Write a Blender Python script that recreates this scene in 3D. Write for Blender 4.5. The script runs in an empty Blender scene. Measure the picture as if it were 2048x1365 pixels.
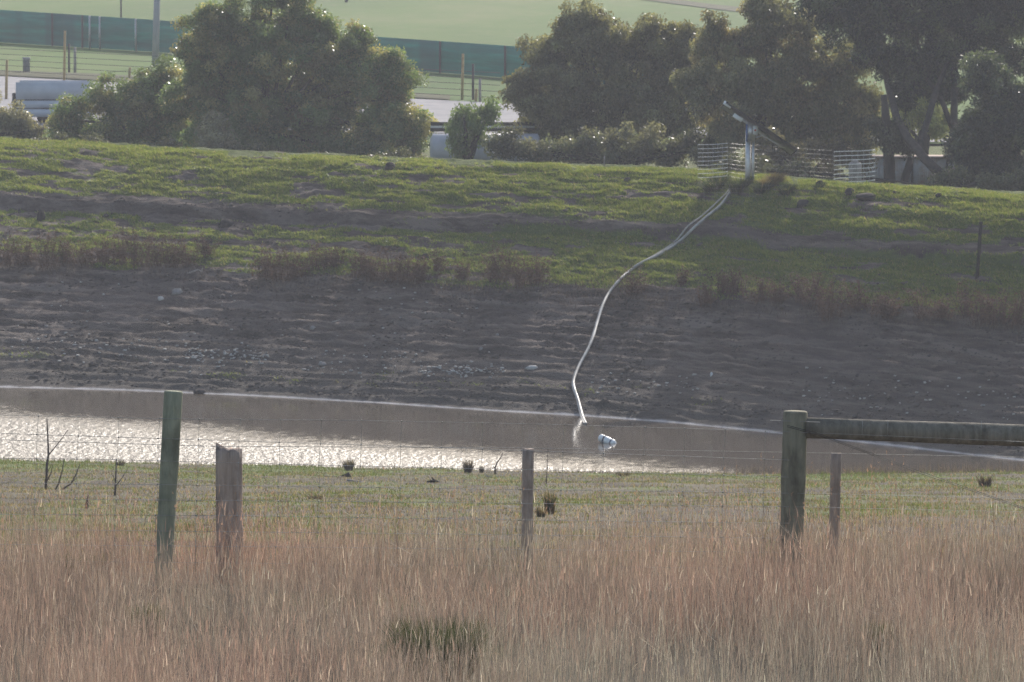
import bpy, math, random
import numpy as np
from mathutils import Vector, Matrix
C = bpy.context.scene
COL = C.collection
R = math.radians
rng = np.random.default_rng(7)
random.seed(7)

# ------------------------------------------------------------------ camera
CAM_Z = 15.4
F_PX = 200.0 / 36.0 * 2048
TB = 982.5 / F_PX
BETA = math.atan(TB)
cam = bpy.data.cameras.new('camera')
cam.lens = 200; cam.sensor_width = 36; cam.sensor_fit = 'HORIZONTAL'
cam.clip_start = 0.5; cam.clip_end = 8000
cam.dof.use_dof = True; cam.dof.focus_distance = 50; cam.dof.aperture_fstop = 16
co = bpy.data.objects.new('camera', cam); COL.objects.link(co)
co.location = (0, 0, CAM_Z); co.rotation_euler = (math.pi/2 - BETA, 0, 0)
C.camera = co
# ------------------------------------------------------------------ light
SUN_EL, SUN_AZ = 29.0, 15.0          # azimuth clockwise from +Y (the view direction): sun behind the scene, to the right
w = bpy.data.worlds.new('World'); C.world = w; w.use_nodes = True
nt = w.node_tree; bg = nt.nodes['Background']
sky = nt.nodes.new('ShaderNodeTexSky'); sky.sky_type = 'NISHITA'; sky.sun_disc = False
sky.sun_elevation = R(SUN_EL); sky.sun_rotation = R(SUN_AZ)
sky.air_density = 1.2; sky.dust_density = 2.6; sky.ozone_density = 1.0
nt.links.new(sky.outputs[0], bg.inputs[0]); bg.inputs[1].default_value = 0.14
sl = bpy.data.lights.new('sun', 'SUN'); sl.energy = 3.6; sl.angle = R(0.6); sl.color = (1.0, 0.95, 0.88)
so = bpy.data.objects.new('sun', sl); COL.objects.link(so)
sd = Vector((math.sin(R(SUN_AZ))*math.cos(R(SUN_EL)), math.cos(R(SUN_AZ))*math.cos(R(SUN_EL)), math.sin(R(SUN_EL))))
so.rotation_euler = sd.to_track_quat('Z', 'Y').to_euler(); so.location = (60, 60, 80)
C.view_settings.view_transform = 'Standard'; C.view_settings.look = 'None'
C.view_settings.exposure = 0.42; C.view_settings.gamma = 1
C.cycles.max_bounces = 6; C.cycles.transparent_max_bounces = 6; C.cycles.volume_bounces = 0
C.cycles.sample_clamp_indirect = 4.0; C.cycles.use_denoising = True; C.cycles.denoising_prefilter = 'NONE'
HAZE = 0.0004

# ------------------------------------------------------------------ helpers
def dirv(px, py):
    v = Vector((px-1024, F_PX, 682.5-py))
    cb, sb = math.cos(BETA), math.sin(BETA)
    return Vector((v.x, v.y*cb + v.z*sb, -v.y*sb + v.z*cb))
def at(px, py, Y):
    d = dirv(px, py); k = Y / d.y
    return Vector((d.x*k, Y, CAM_Z + d.z*k))
def mpp(Y): return Y / F_PX          # metres per photo pixel at distance Y
def sm(a, b, x):
    t = np.clip((x-a)/(b-a), 0, 1); return t*t*(3-2*t)
def _h(ix, iy, s):
    h = (ix.astype(np.int64)*374761393 + iy.astype(np.int64)*668265263 + s*1274126177) & 0xffffffff
    h = ((h ^ (h >> 13)) * 1274126177) & 0xffffffff
    h = ((h ^ (h >> 16)) * 2246822519) & 0xffffffff
    return ((h ^ (h >> 15)) & 0xffffff) / float(0xffffff)
def vn(x, y, s=0):
    x = np.asarray(x, float); y = np.asarray(y, float)
    ix, iy = np.floor(x), np.floor(y); fx, fy = x-ix, y-iy
    fx = fx*fx*(3-2*fx); fy = fy*fy*(3-2*fy)
    return (_h(ix, iy, s)*(1-fx) + _h(ix+1, iy, s)*fx)*(1-fy) + (_h(ix, iy+1, s)*(1-fx) + _h(ix+1, iy+1, s)*fx)*fy
def fbm(x, y, s=0, o=4):
    r = 0; a = .5; n = 0
    for i in range(o):
        r = r + a*vn(x*2**i + 17.3*i, y*2**i - 9.1*i, s+i); n += a; a *= .5
    return r / n

class MB:
    """collects vertices and faces, links them as ONE mesh object"""
    def __init__(s): s.v = []; s.f = {}; s.n = 0; s.c = []
    def add(s, V, F, col=None):
        V = np.asarray(V, float).reshape(-1, 3)
        for f in ([F] if isinstance(F, np.ndarray) else F):
            f = np.asarray(f)
            if f.ndim == 1: f = f[None]
            s.f.setdefault(f.shape[1], []).append(f + s.n)
        s.v.append(V); s.n += len(V)
        if col is None: col = np.ones((1, 3))
        col = np.asarray(col, float).reshape(-1, 3)
        s.c.append(np.broadcast_to(col, (len(V), 3)))
    def box(s, c, size, rot=None, col=None):
        x, y, z = [q/2 for q in size]
        V = [(-x,-y,-z),(x,-y,-z),(x,y,-z),(-x,y,-z),(-x,-y,z),(x,-y,z),(x,y,z),(-x,y,z)]
        M = rot if rot is not None else Matrix.Identity(3)
        V = [tuple(M @ Vector(v) + Vector(c)) for v in V]
        s.add(V, np.array([(0,3,2,1),(4,5,6,7),(0,1,5,4),(1,2,6,5),(2,3,7,6),(3,0,4,7)]), col)
    def tube(s, pts, rad, seg=6, caps=True, col=None, wob=0, sq=1.0):
        pts = [Vector(p) for p in pts]; n = len(pts)
        if not hasattr(rad, '__len__'): rad = [rad]*n
        V = []
        up = None
        for i, p in enumerate(pts):
            t = (pts[min(i+1, n-1)] - pts[max(i-1, 0)]).normalized()
            if up is None: up = Vector((0, 1, 0)) if abs(t.y) < .9 else Vector((1, 0, 0))
            a = t.cross(up).normalized(); b = a.cross(t).normalized(); up = b
            for k in range(seg):
                th = 2*math.pi*k/seg
                r = rad[i]*(1 + wob*(random.random()-.5))
                V.append(p + a*math.cos(th)*r + b*math.sin(th)*r*sq)
        F = []
        for i in range(n-1):
            for k in range(seg):
                k2 = (k+1) % seg
                F.append((i*seg+k, i*seg+k2, (i+1)*seg+k2, (i+1)*seg+k))
        fs = [np.array(F)]
        if caps:
            fs += [np.array([list(range(seg))[::-1]]), np.array([[(n-1)*seg+k for k in range(seg)]])]
        s.add([tuple(v) for v in V], fs, col)
    def blades(s, P, h, wd, lean, col, bend=0.0, two=False):
        """grass blades: P (N,3) feet, h heights, wd widths, lean (N,2) sideways offset of the tip"""
        N = len(P); yaw = rng.uniform(0, math.pi, N)
        sx, sy = np.cos(yaw)*wd/2, np.sin(yaw)*wd/2
        off = np.stack([sx, sy, np.zeros(N)], 1)
        tip = P + np.stack([lean[:, 0], lean[:, 1], h], 1)
        col = np.broadcast_to(col, (N, 3))
        i = np.arange(N)
        if not two:
            V = np.stack([P-off, P+off, tip], 1).reshape(-1, 3)
            s.add(V, np.stack([i*3, i*3+1, i*3+2], 1), np.repeat(col, 3, 0))
        else:
            m = P + np.stack([lean[:, 0]*.35, lean[:, 1]*.35, h*.55], 1)
            V = np.stack([P-off, P+off, m+off*.75, m-off*.75, tip], 1).reshape(-1, 3)
            s.add(V, [np.stack([i*5, i*5+1, i*5+2, i*5+3], 1), np.stack([i*5+3, i*5+2, i*5+4], 1)], np.repeat(col, 5, 0))
    def build(s, name, mat, parent=None, smooth=False, color=False, loc=None):
        me = bpy.data.meshes.new(name)
        V = np.concatenate(s.v) if s.v else np.zeros((0, 3))
        if loc is not None: V = V - np.array(loc)
        me.vertices.add(len(V)); me.vertices.foreach_set('co', V.ravel())
        ls = []; tot = []
        for k, fl in s.f.items():
            f = np.concatenate(fl); ls.append(f.ravel()); tot.append(np.full(len(f), k))
        L = np.concatenate(ls); T = np.concatenate(tot)
        me.loops.add(len(L)); me.loops.foreach_set('vertex_index', L.astype(np.int32))
        me.polygons.add(len(T)); me.polygons.foreach_set('loop_start', np.concatenate([[0], np.cumsum(T)[:-1]]).astype(np.int32))
        if smooth: me.polygons.foreach_set('use_smooth', np.ones(len(T), bool))
        if color:
            a = me.attributes.new('tint', 'FLOAT_COLOR', 'POINT')
            c = np.concatenate(s.c); c = np.concatenate([c, np.ones((len(c), 1))], 1)
            a.data.foreach_set('color', c.ravel())
        me.update(calc_edges=True)
        me.materials.append(mat)
        o = bpy.data.objects.new(name, me); COL.objects.link(o)
        if parent: o.parent = parent
        if loc is not None and parent is None: o.location = loc
        return o

def tag(o, label=None, cat=None, group=None, kind=None):
    if label: o['label'] = label
    if cat: o['category'] = cat
    if group: o['group'] = group
    if kind: o['kind'] = kind
    return o
def empty(name, loc, label, cat, group=None):
    o = bpy.data.objects.new(name, None); COL.objects.link(o); o.location = loc
    o.empty_display_size = .2
    return tag(o, label, cat, group)

# ------------------------------------------------------------------ materials
class NT:
    def __init__(s, name):
        s.m = bpy.data.materials.new(name); s.m.use_nodes = True
        s.t = s.m.node_tree; s.b = s.t.nodes['Principled BSDF']; s.out = s.t.nodes['Material Output']
    def n(s, typ, **kw):
        x = s.t.nodes.new(typ)
        for k, v in kw.items(): setattr(x, k, v)
        return x
    def l(s, a, b): s.t.links.new(a, b)
    def attr(s, name): return s.n('ShaderNodeAttribute', attribute_name=name)
    def noise(s, vec, scale, detail=4, rough=.6, dim='3D'):
        x = s.n('ShaderNodeTexNoise'); x.inputs['Scale'].default_value = scale
        x.inputs['Detail'].default_value = detail; x.inputs['Roughness'].default_value = rough
        if vec is not None: s.l(vec, x.inputs['Vector'])
        return x.outputs[0]
    def ramp(s, fac, stops):
        x = s.n('ShaderNodeValToRGB'); e = x.color_ramp.elements
        while len(e) < len(stops): e.new(.5)
        for i, (p, c) in enumerate(stops):
            e[i].position = p
            e[i].color = (*c, 1) if hasattr(c, '__len__') else (c, c, c, 1)
        s.l(fac, x.inputs[0]); return x.outputs[0]
    def mix(s, fac, a, b, mode='MIX'):
        x = s.n('ShaderNodeMix', data_type='RGBA', blend_type=mode)
        for sock, v in ((x.inputs[0], fac), (x.inputs[6], a), (x.inputs[7], b)):
            if hasattr(v, 'is_linked'): s.l(v, sock)
            elif hasattr(v, '__len__'): sock.default_value = (*v, 1)
            else: sock.default_value = v
        return x.outputs[2]
    def math(s, op, a, b=None, c=None):
        x = s.n('ShaderNodeMath', operation=op)
        for i, v in enumerate((a, b, c)):
            if v is None: continue
            if hasattr(v, 'is_linked'): s.l(v, x.inputs[i])
            else: x.inputs[i].default_value = v
        return x.outputs[0]
    def mapv(s, vec, scale):
        x = s.n('ShaderNodeMapping'); x.inputs['Scale'].default_value = scale
        s.l(vec, x.inputs[0]); return x.outputs[0]
    def pos(s): return s.n('ShaderNodeNewGeometry').outputs['Position']
    def obj(s): return s.n('ShaderNodeTexCoord').outputs['Object']
    def bump(s, h, strength=.5, dist=.02):
        x = s.n('ShaderNodeBump'); x.inputs['Strength'].default_value = strength; x.inputs['Distance'].default_value = dist
        s.l(h, x.inputs['Height']); s.l(x.outputs[0], s.b.inputs['Normal']); return x
    def base(s, c, rough=.8, spec=.3, metal=0):
        if hasattr(c, 'is_linked'): s.l(c, s.b.inputs['Base Color'])
        else: s.b.inputs['Base Color'].default_value = (*c, 1)
        if hasattr(rough, 'is_linked'): s.l(rough, s.b.inputs['Roughness'])
        else: s.b.inputs['Roughness'].default_value = rough
        s.b.inputs['Specular IOR Level'].default_value = spec; s.b.inputs['Metallic'].default_value = metal

def worn(name, c1, c2, scale=8, rough=.7, spec=.3, metal=0, bump=.3, stretch=(1, 1, 1), dist=.01):
    m = NT(name); v = m.mapv(m.obj(), stretch)
    n = m.noise(v, scale, 6, .65)
    m.base(m.ramp(n, [(.3, c1), (.7, c2)]), rough, spec, metal); m.bump(n, bump, dist)
    return m.m
def leafy(name, trans=.4, rough=.4, spec=.5, k=(1.25, 1.25, .75)):
    """thin leaves: tint attribute, light passing through"""
    m = NT(name); a = m.attr('tint').outputs[0]
    m.base(a, rough, spec)
    tr = m.n('ShaderNodeBsdfTranslucent'); m.l(m.mix(1.0, a, k, 'MULTIPLY'), tr.inputs[0])
    mx = m.n('ShaderNodeMixShader'); mx.inputs[0].default_value = trans
    m.l(m.b.outputs[0], mx.inputs[1]); m.l(tr.outputs[0], mx.inputs[2]); m.l(mx.outputs[0], m.out.inputs[0])
    return m.m

M_GRASS = leafy('green_grass', .5, .5, .3, (1.4, 1.35, .75))
M_DRY = leafy('dry_grass', .35, .6, .2, (1.12, 1.04, .96))
M_LEAF = leafy('tree_leaf', .48, .34, .6, (1.35, 1.3, .8))
M_RUSH = leafy('rush_leaf', .28, .7, .1, (1.1, 1.1, .8))
M_WEED = leafy('dead_weed', .15, .8, .1)
M_BARK = worn('bark', (.028, .023, .019), (.075, .062, .052), 6, .9, .2, 0, .6, (1, 1, .25), .03)
M_GALV = worn('galvanised_steel', (.42, .42, .43), (.62, .62, .62), 12, .4, .5, .7)
M_WIRE = worn('fence_wire', (.2, .19, .18), (.42, .41, .4), 20, .45, .5, .6)
M_GLINT = worn('glint_wire', (.55, .55, .54), (.8, .79, .77), 20, .35, .6)  # specular glint of the galvanised cage mesh, put into a pale colour
M_STEEL = worn('dark_steel', (.03, .03, .03), (.07, .065, .06), 14, .6, .4, .3)
M_PIPE = worn('white_pipe', (.22, .19, .16), (.58, .55, .51), 2.2, .45, .4, 0, .1)
M_WHITE = worn('white_paint', (.55, .55, .56), (.78, .78, .78), 6, .5, .4)
M_FLOAT = worn('float_plastic', (.8, .8, .8), (.88, .88, .87), 6, .4, .4)
M_BLUE = worn('blue_plastic', (.03, .09, .28), (.06, .14, .36), 6, .4, .4)
M_RED = worn('red_plastic', (.35, .03, .02), (.5, .05, .03), 6, .4, .4)
M_NAVY = worn('navy_strap', (.02, .035, .08), (.05, .07, .13), 10, .6, .3)
M_STONE = worn('stone', (.17, .15, .14), (.36, .33, .31), 5, .9, .2, 0, .5, (1, 1, 1), .03)
M_STICK = worn('weathered_stick', (.2, .17, .15), (.45, .4, .36), 8, .9, .1)
M_CHAR = worn('charred_wood', (.015, .014, .013), (.05, .045, .04), 8, .9, .1)
M_STAKE = worn('yellow_timber', (.3, .2, .08), (.5, .36, .17), 6, .8, .2)
M_TWIG = worn('bare_twig', (.06, .045, .04), (.13, .1, .09), 12, .9, .1)
M_CLOD = worn('dark_soil', (.035, .03, .03), (.075, .062, .06), 7, .95, .1, 0, .8, (1, 1, 1), .04)

# ------------------------------------------------------------------ terrain
def line(pts):
    pts = np.array(pts); return lambda x: np.interp(x, pts[:, 0], pts[:, 1])
def water_pt(px, py):
    d = dirv(px, py); k = -CAM_Z/d.z; return (d.x*k, d.y*k)
def level_pt(px, py, z):
    d = dirv(px, py); k = (z-CAM_Z)/d.z; return (d.x*k, d.y*k)
CREST = 5.8
FS = [water_pt(*p) for p in ((0, 775), (250, 781), (500, 792), (750, 806), (1000, 823), (1165, 832), (1350, 846), (1550, 866), (1750, 888), (2048, 922))]
FS = [(-60, 164), (-30, 165.0)] + FS + [(17.5, 142.2), (60, 141.5)]
NS = [water_pt(*p) for p in ((0, 921), (300, 928), (500, 932), (1000, 942), (1250, 946), (1600, 949), (2048, 944))]
NS = [(-60, 163.5), (-42, 160), (-26, 146.2)] + NS + [(17.5, 142.0), (60, 141.4)]
CR = [level_pt(px, py, CREST) for px, py in ((0, 289), (300, 305), (700, 324), (1024, 337), (1400, 350), (1700, 376), (2048, 400))]
CR = [(-60, 200), (-30, 192)] + CR + [(30, 149), (60, 147)]
fs, ns, cr = line(FS), line(NS), line(CR)
PROF = line([(-1, -3), (0, 0), (.025, .10), (.10, .52), (.25, 1.38), (.45, 2.6), (.5, 2.92), (.6, 3.42), (.732, 4.17), (.742, 4.46), (.9, 5.38), (1.0, 5.8)])
def bank_t(x, y): return (y - fs(x)) / np.maximum(cr(x) - fs(x), 3)
def gz(x, y, detail=False):
    x = np.asarray(x, float); y = np.asarray(y, float)
    n0 = ns(x); f0 = fs(x); c0 = cr(x)
    near = np.where(y < 43, 9.82, 9.82*(n0-y)/(n0-43)) + sm(48, 70, y)*sm(0, 6, n0-y)*.15*(fbm(x*.12, y*.12, 5)-.5)
    bed = -.18*np.minimum(np.minimum(y-n0, f0-y), 6)
    t = bank_t(x, y)
    jog = .03*(fbm(x*.35, x*0+3, 9, 3)-.5)                       # the eroded step wanders a little
    bank = PROF(np.clip(t + jog*sm(.5, .7, t)*(1-sm(.85, 1, t)), 0, 1))
    beh = np.clip(y-c0, 0, None)
    back = CREST - 1.0*sm(2.5, 14, beh)
    plain = 4.8 + np.clip(y-330, 0, None)*.004 + sm(700, 2200, y)*60
    back = back + (plain-4.8)
    z = np.where(y < n0, near, np.where(y < f0, bed, np.where(t < 1, bank, back)))
    if detail:
        v = t*17
        amp = sm(.0, .03, t)*(1-sm(3, 8, beh))*(y > f0)
        d = .13*(fbm(x*.8, v*2.2, 21, 5)-.5) + .10*(fbm(x*1.6, v*6.5, 31, 4)-.5) + .10*(vn(x*5.5, v*9, 36)-.5)*vn(x*.7, v*1.4, 37)
        d = d + .10*(fbm(x*.35, v*.8, 41, 3)-.5)
        vv = v*1.9 + 1.6*fbm(x*.16, v*.25, 45, 3) + .5*fbm(x*.9, v*.6, 46, 3)
        d = d + (.085*sm(.1, .75, vv-np.floor(vv)) - .03*(vv-np.floor(vv)))*(.3 + 1.2*fbm(x*.3, v*.7, 47, 3))*(1-sm(.44, .5, t))
        z = z + d*amp*(.75+.5*sm(.1, .3, t))
        nd = (y < n0)*sm(44, 60, y)*sm(.2, 2.5, n0-y)
        z = z + nd*(.10*(fbm(x*1.1, y*.7, 51, 5)-.5))
    return z
_Y = np.arange(34, 420, .05)
def ground(px, py):
    d = dirv(px, py); k = _Y/d.y
    zz = CAM_Z + d.z*k; g = gz(d.x*k, _Y, True)
    i = int(np.argmax(zz <= g)); Y = _Y[i]
    return Vector((d.x*Y/d.y, Y, g[i]))
def gpt(x, y): return Vector((x, y, float(gz(np.array([x]), np.array([y]), True)[0])))

def grass_mask(x, t):
    v = t*17
    n1 = fbm(x*.5, v*1.1, 61, 4); n2 = fbm(x*1.1, v*3.4, 71, 5); n3 = fbm(x*.16, v*.3, 81, 3)
    strip = sm(.485, .53, t + .12*(n1-.5))*(1-sm(.57, .63, t+.1*(n1-.5)))
    right = sm(-4.5, 2.5, x + 5*(n3-.5))
    mid = sm(.52, .60, t)*(1-sm(.735, .745, t))
    top = sm(.752, .79, t + .04*(n1-.5))
    g = strip*sm(.36, .56, n2 + .12*right) + mid*(right*sm(.28, .5, n2+.05) + (1-right)*.85*sm(.47, .6, n2)) + top*sm(.34, .5, n2 + .09*sm(.93, 1, t) + .06*right - .02)
    jt = t + .03*(fbm(x*.35, x*0+3, 9, 3)-.5)*1.0
    g = g*(1 - (1-.75*right)*sm(.718+.01*right, .726+.008*right, jt)*(1-sm(.742, .752, jt + .03*(n2-.5))))
    low = sm(.05, .08, t)*(1-sm(.12, .17, t))*sm(.5, .62, n2)*.4*(1-sm(2, 7, x))*sm(.5, .6, n1)
    return np.clip(g + low, 0, 1)

def sheet(name, xs, ys, mat, detail=True, kind='structure', attrs=None, zfun=None):
    X, Yg = np.meshgrid(xs, ys); x, y = X.ravel(), Yg.ravel()
    z = (zfun or (lambda a, b: gz(a, b, detail)))(x, y)
    nx, ny = len(xs), len(ys)
    i = (np.arange(ny-1)[:, None]*nx + np.arange(nx-1)[None]).ravel()
    mb = MB(); mb.add(np.stack([x, y, z], 1), np.stack([i, i+1, i+nx+1, i+nx], 1))
    o = mb.build(name, mat, smooth=True)
    for k, f in (attrs or {}).items():
        val = f(x, y)
        if val.ndim == 1:
            a = o.data.attributes.new(k, 'FLOAT', 'POINT'); a.data.foreach_set('value', val)
        else:
            a = o.data.attributes.new(k, 'FLOAT_VECTOR', 'POINT'); a.data.foreach_set('vector', val.ravel())
    o['kind'] = kind
    return o
def span(*segs):
    r = []
    for a, b, st in segs: r.append(np.arange(a, b, st))
    r.append([segs[-1][1]]); return np.unique(np.round(np.concatenate(r), 4))

# --- dam bank
def mat_bank():
    m = NT('bank_soil'); b = m.attr('bank').outputs['Vector']; g = m.attr('grassy').outputs['Fac']
    t = m.attr('bankrise').outputs['Fac']
    s = m.mapv(b, (.42, 2.0, 1)); n1 = m.noise(s, 1.1, 10, .75); n2 = m.noise(m.mapv(b, (1, 2.8, 1)), 4.5, 8, .8)
    n3 = m.noise(b, .25, 3, .5)
    soil = m.ramp(n1, [(.38, (.036, .026, .022)), (.49, (.112, .083, .068)), (.6, (.225, .178, .15))])
    soil = m.mix(m.ramp(n2, [(.5, 0), (.8, .5)]), soil, (.24, .205, .18))
    soil = m.mix(m.ramp(n3, [(.4, 0), (.65, .45)]), soil, (.115, .09, .083))
    wet = m.ramp(t, [(.0, 1), (.16, .55), (.3, 0)])
    soil = m.mix(m.math('MULTIPLY', wet, .55), soil, (.06, .06, .052))
    gr = m.ramp(n2, [(.3, (.065, .085, .028)), (.6, (.125, .155, .045)), (.8, (.19, .2, .08))])
    ge = m.math('ADD', g, m.math('MULTIPLY', m.math('SUBTRACT', n2, .5), .8))
    col = m.mix(m.ramp(ge, [(.3, 0), (.62, 1)]), soil, gr)
    # sun glint on the wet mud at the waterline, painted in as a pale line
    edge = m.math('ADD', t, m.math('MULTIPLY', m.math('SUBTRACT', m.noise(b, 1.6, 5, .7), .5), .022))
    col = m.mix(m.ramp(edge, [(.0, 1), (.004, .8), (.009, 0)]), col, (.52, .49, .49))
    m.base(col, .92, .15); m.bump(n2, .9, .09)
    return m.m
def b_attr(x, y):
    t = bank_t(x, y); return np.stack([x, t*17, np.zeros_like(x)], 1)
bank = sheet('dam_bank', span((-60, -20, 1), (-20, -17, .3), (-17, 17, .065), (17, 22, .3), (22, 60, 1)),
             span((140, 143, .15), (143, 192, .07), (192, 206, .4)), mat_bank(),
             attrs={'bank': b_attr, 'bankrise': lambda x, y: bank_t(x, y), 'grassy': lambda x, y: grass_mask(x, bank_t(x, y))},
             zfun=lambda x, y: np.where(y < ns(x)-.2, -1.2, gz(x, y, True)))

# --- paddock on the near side
def near_green(x, y):
    d = ns(x) - y
    n = fbm(x*.35, y*.13, 91, 5); n2 = fbm(x*1.2, y*.5, 95, 4)
    shore = 1-sm(3, 26, d + 10*(n-.5))
    return np.clip(sm(.43, .64, n*.6 + n2*.4 + .09*shore)*(.6+.4*shore), 0, 1)
def mat_paddock():
    m = NT('paddock_turf'); p = m.pos(); g = m.attr('grassy').outputs['Fac']
    n2 = m.noise(m.mapv(p, (1, .45, 1)), 4, 6, .7); n1 = m.noise(m.mapv(p, (1, .4, 1)), .8, 6, .65)
    tan = m.ramp(n1, [(.3, (.06, .05, .038)), (.5, (.10, .09, .062)), (.7, (.15, .132, .095))])
    n3 = m.noise(m.mapv(p, (.9, .3, 1)), 1, 8, .75)
    tan = m.mix(m.ramp(n3, [(.48, 0), (.58, .9)]), tan, (.06, .048, .042))
    tan = m.mix(m.ramp(n2, [(.56, 0), (.72, .85)]), tan, (.05, .04, .038))
    gr = m.ramp(n2, [(.3, (.075, .10, .03)), (.7, (.14, .17, .055))])
    ge = m.math('ADD', g, m.math('MULTIPLY', m.math('SUBTRACT', n2, .5), .7))
    m.base(m.mix(m.ramp(ge, [(.3, 0), (.75, 1)]), tan, gr), .95, .1); m.bump(n2, .7, .05)
    return m.m
sheet('paddock', span((-60, -14, 2), (-14, 14, .1), (14, 60, 2)), span((-30, 30, 3), (30, 60, .3), (60, 120, .2), (120, 148, .1)),
      mat_paddock(), attrs={'grassy': near_green}, zfun=lambda x, y: np.where(y > np.minimum(ns(x)+4, (ns(x)+fs(x))/2), -1.5, gz(x, y, True)))

# --- pond
def mat_water():
    m = NT('pond_water'); p = m.pos()
    sx = m.n('ShaderNodeSeparateXYZ'); m.l(p, sx.inputs[0])
    big = m.noise(m.mapv(p, (.45, .28, 1)), 1, 4, .6)
    # wind reaches the near, left side of the pond; the far side lies calm in the lee of the bank
    k = m.math('SUBTRACT', m.math('SUBTRACT', 143.9, m.math('MULTIPLY', sx.outputs[0], .80)), sx.outputs[1])
    k = m.math('ADD', k, m.math('MULTIPLY', m.math('SUBTRACT', big, .5), 4.5))
    k = m.math('ADD', k, m.math('MULTIPLY', m.math('SUBTRACT', m.noise(m.mapv(p, (3.5, 1.6, 1)), 1, 3, .6), .5), 5.0))
    wind = m.n('ShaderNodeMapRange', interpolation_type='SMOOTHSTEP'); m.l(k, wind.inputs[0])
    wind.inputs[1].default_value = -3.4; wind.inputs[2].default_value = 4.4
    wd = wind.outputs[0]
    r1 = m.noise(m.mapv(p, (5.2, 2.4, 1)), 1, 3, .6); r2 = m.noise(m.mapv(p, (14, 6, 1)), 1, 2, .5)
    h = m.math('ADD', m.math('MULTIPLY', r1, 1.0), m.math('MULTIPLY', r2, .1))
    bp = m.bump(h, 1.0, .05)
    amp = m.math('MULTIPLY_ADD', wd, .115, .003); m.l(amp, bp.inputs['Distance'])
    m.base((.108, .086, .064), m.math('MULTIPLY_ADD', wd, .36, .10), .5); m.b.inputs['IOR'].default_value = 1.33
    return m.m
sheet('pond_water', span((-60, 60, 2)), span((124, 168, 2)), mat_water(), zfun=lambda x, y: x*0)

# --- plain behind the bank
def mat_field():
    m = NT('field_grass'); p = m.pos()
    n1 = m.noise(m.mapv(p, (.05, .012, 1)), 1, 6, .6); n2 = m.noise(m.mapv(p, (.6, .2, 1)), 1, 5, .7)
    c = m.ramp(n1, [(.3, (.04, .095, .014)), (.55, (.072, .135, .022)), (.75, (.14, .165, .06))])
    c = m.mix(m.ramp(n2, [(.5, 0), (.75, .5)]), c, (.13, .14, .06))
    m.base(c, .95, .1); m.bump(n2, .4, .1)
    return m.m
sheet('field', span((-1600, -100, 50), (-100, 60, 2), (60, 1600, 50)), span((204, 330, 2), (330, 700, 10), (700, 3000, 60)), mat_field(), detail=False)
def strip_on_plain(name, edge_a, edge_b, mat, lift):
    """flat ground strip between two photo-traced edges lying on the plain"""
    mb = MB(); n = len(edge_a); V = []
    for (a, b) in zip(edge_a, edge_b):
        for q in (a, b):
            x, y = level_pt(q[0], q[1], 4.8); V.append((x, y, float(gz(np.array([x]), np.array([y]))[0]) + lift))
    mb.add(V, np.array([(2*i, 2*i+1, 2*i+3, 2*i+2) for i in range(n-1)]))
    return tag(mb.build(name, mat), kind='structure')
M_GRAVEL = worn('pale_gravel', (.17, .17, .19), (.27, .265, .29), .6, .9, .2)
strip_on_plain('gravel_road', [(-600, 250), (0, 258), (900, 268), (1300, 275), (2600, 300)], [(-600, 122), (0, 154), (900, 203), (1300, 222), (2600, 280)], M_GRAVEL, .03)
M_VERGE = worn('dark_verge', (.05, .055, .03), (.09, .095, .05), .8, .95, .1)
strip_on_plain('verge', [(-600, 121), (0, 153), (200, 163), (900, 202)], [(-600, 104), (0, 143), (200, 150), (900, 194)], M_VERGE, .06)
strip_on_plain('farm_track', [(1150, -8), (1300, 10), (1440, 26), (1700, 52)], [(1150, -14), (1300, 2), (1440, 18), (1700, 40)], M_VERGE, .05)

# ------------------------------------------------------------------ grass as ground cover
def bank_grass():
    mb = MB(); N = 640000
    x = rng.uniform(-19, 19, N); t = np.where(rng.random(N) < .9, rng.uniform(.42, 1.12, N), rng.uniform(.04, .2, N))
    y = fs(x) + t*np.maximum(cr(x)-fs(x), 3)
    g = grass_mask(x, np.minimum(t, 1.0))
    keep = rng.random(N) < g**1.4
    x, y, t, g = x[keep], y[keep], t[keep], g[keep]
    N = len(x); z = gz(x, y, True) - .01
    tuft = fbm(x*1.3, t*30, 131, 4)
    h = (.03 + .13*np.clip(tuft-.25, 0, 1)**1.2 + .05*rng.random(N)*g)
    lean = rng.normal(0, .045, (N, 2)) + np.array([-.015, -.01])
    k = fbm(x*.6, t*16, 141, 4)[:, None]; r = rng.random((N, 1))
    c = (1-k)*np.array([.095, .14, .035]) + k*np.array([.25, .29, .085])
    c = np.where(r < .12, np.array([.32, .28, .15]), c*(.75+.5*rng.random((N, 1))))
    mb.blades(np.stack([x, y, z], 1), h, .026*(.6+.8*rng.random(N)), lean, c)
    tag(mb.build('bank_grass', M_GRASS, color=True), 'short green grass growing over the top of the dam bank', 'grass', kind='stuff')
bank_grass()
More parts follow.
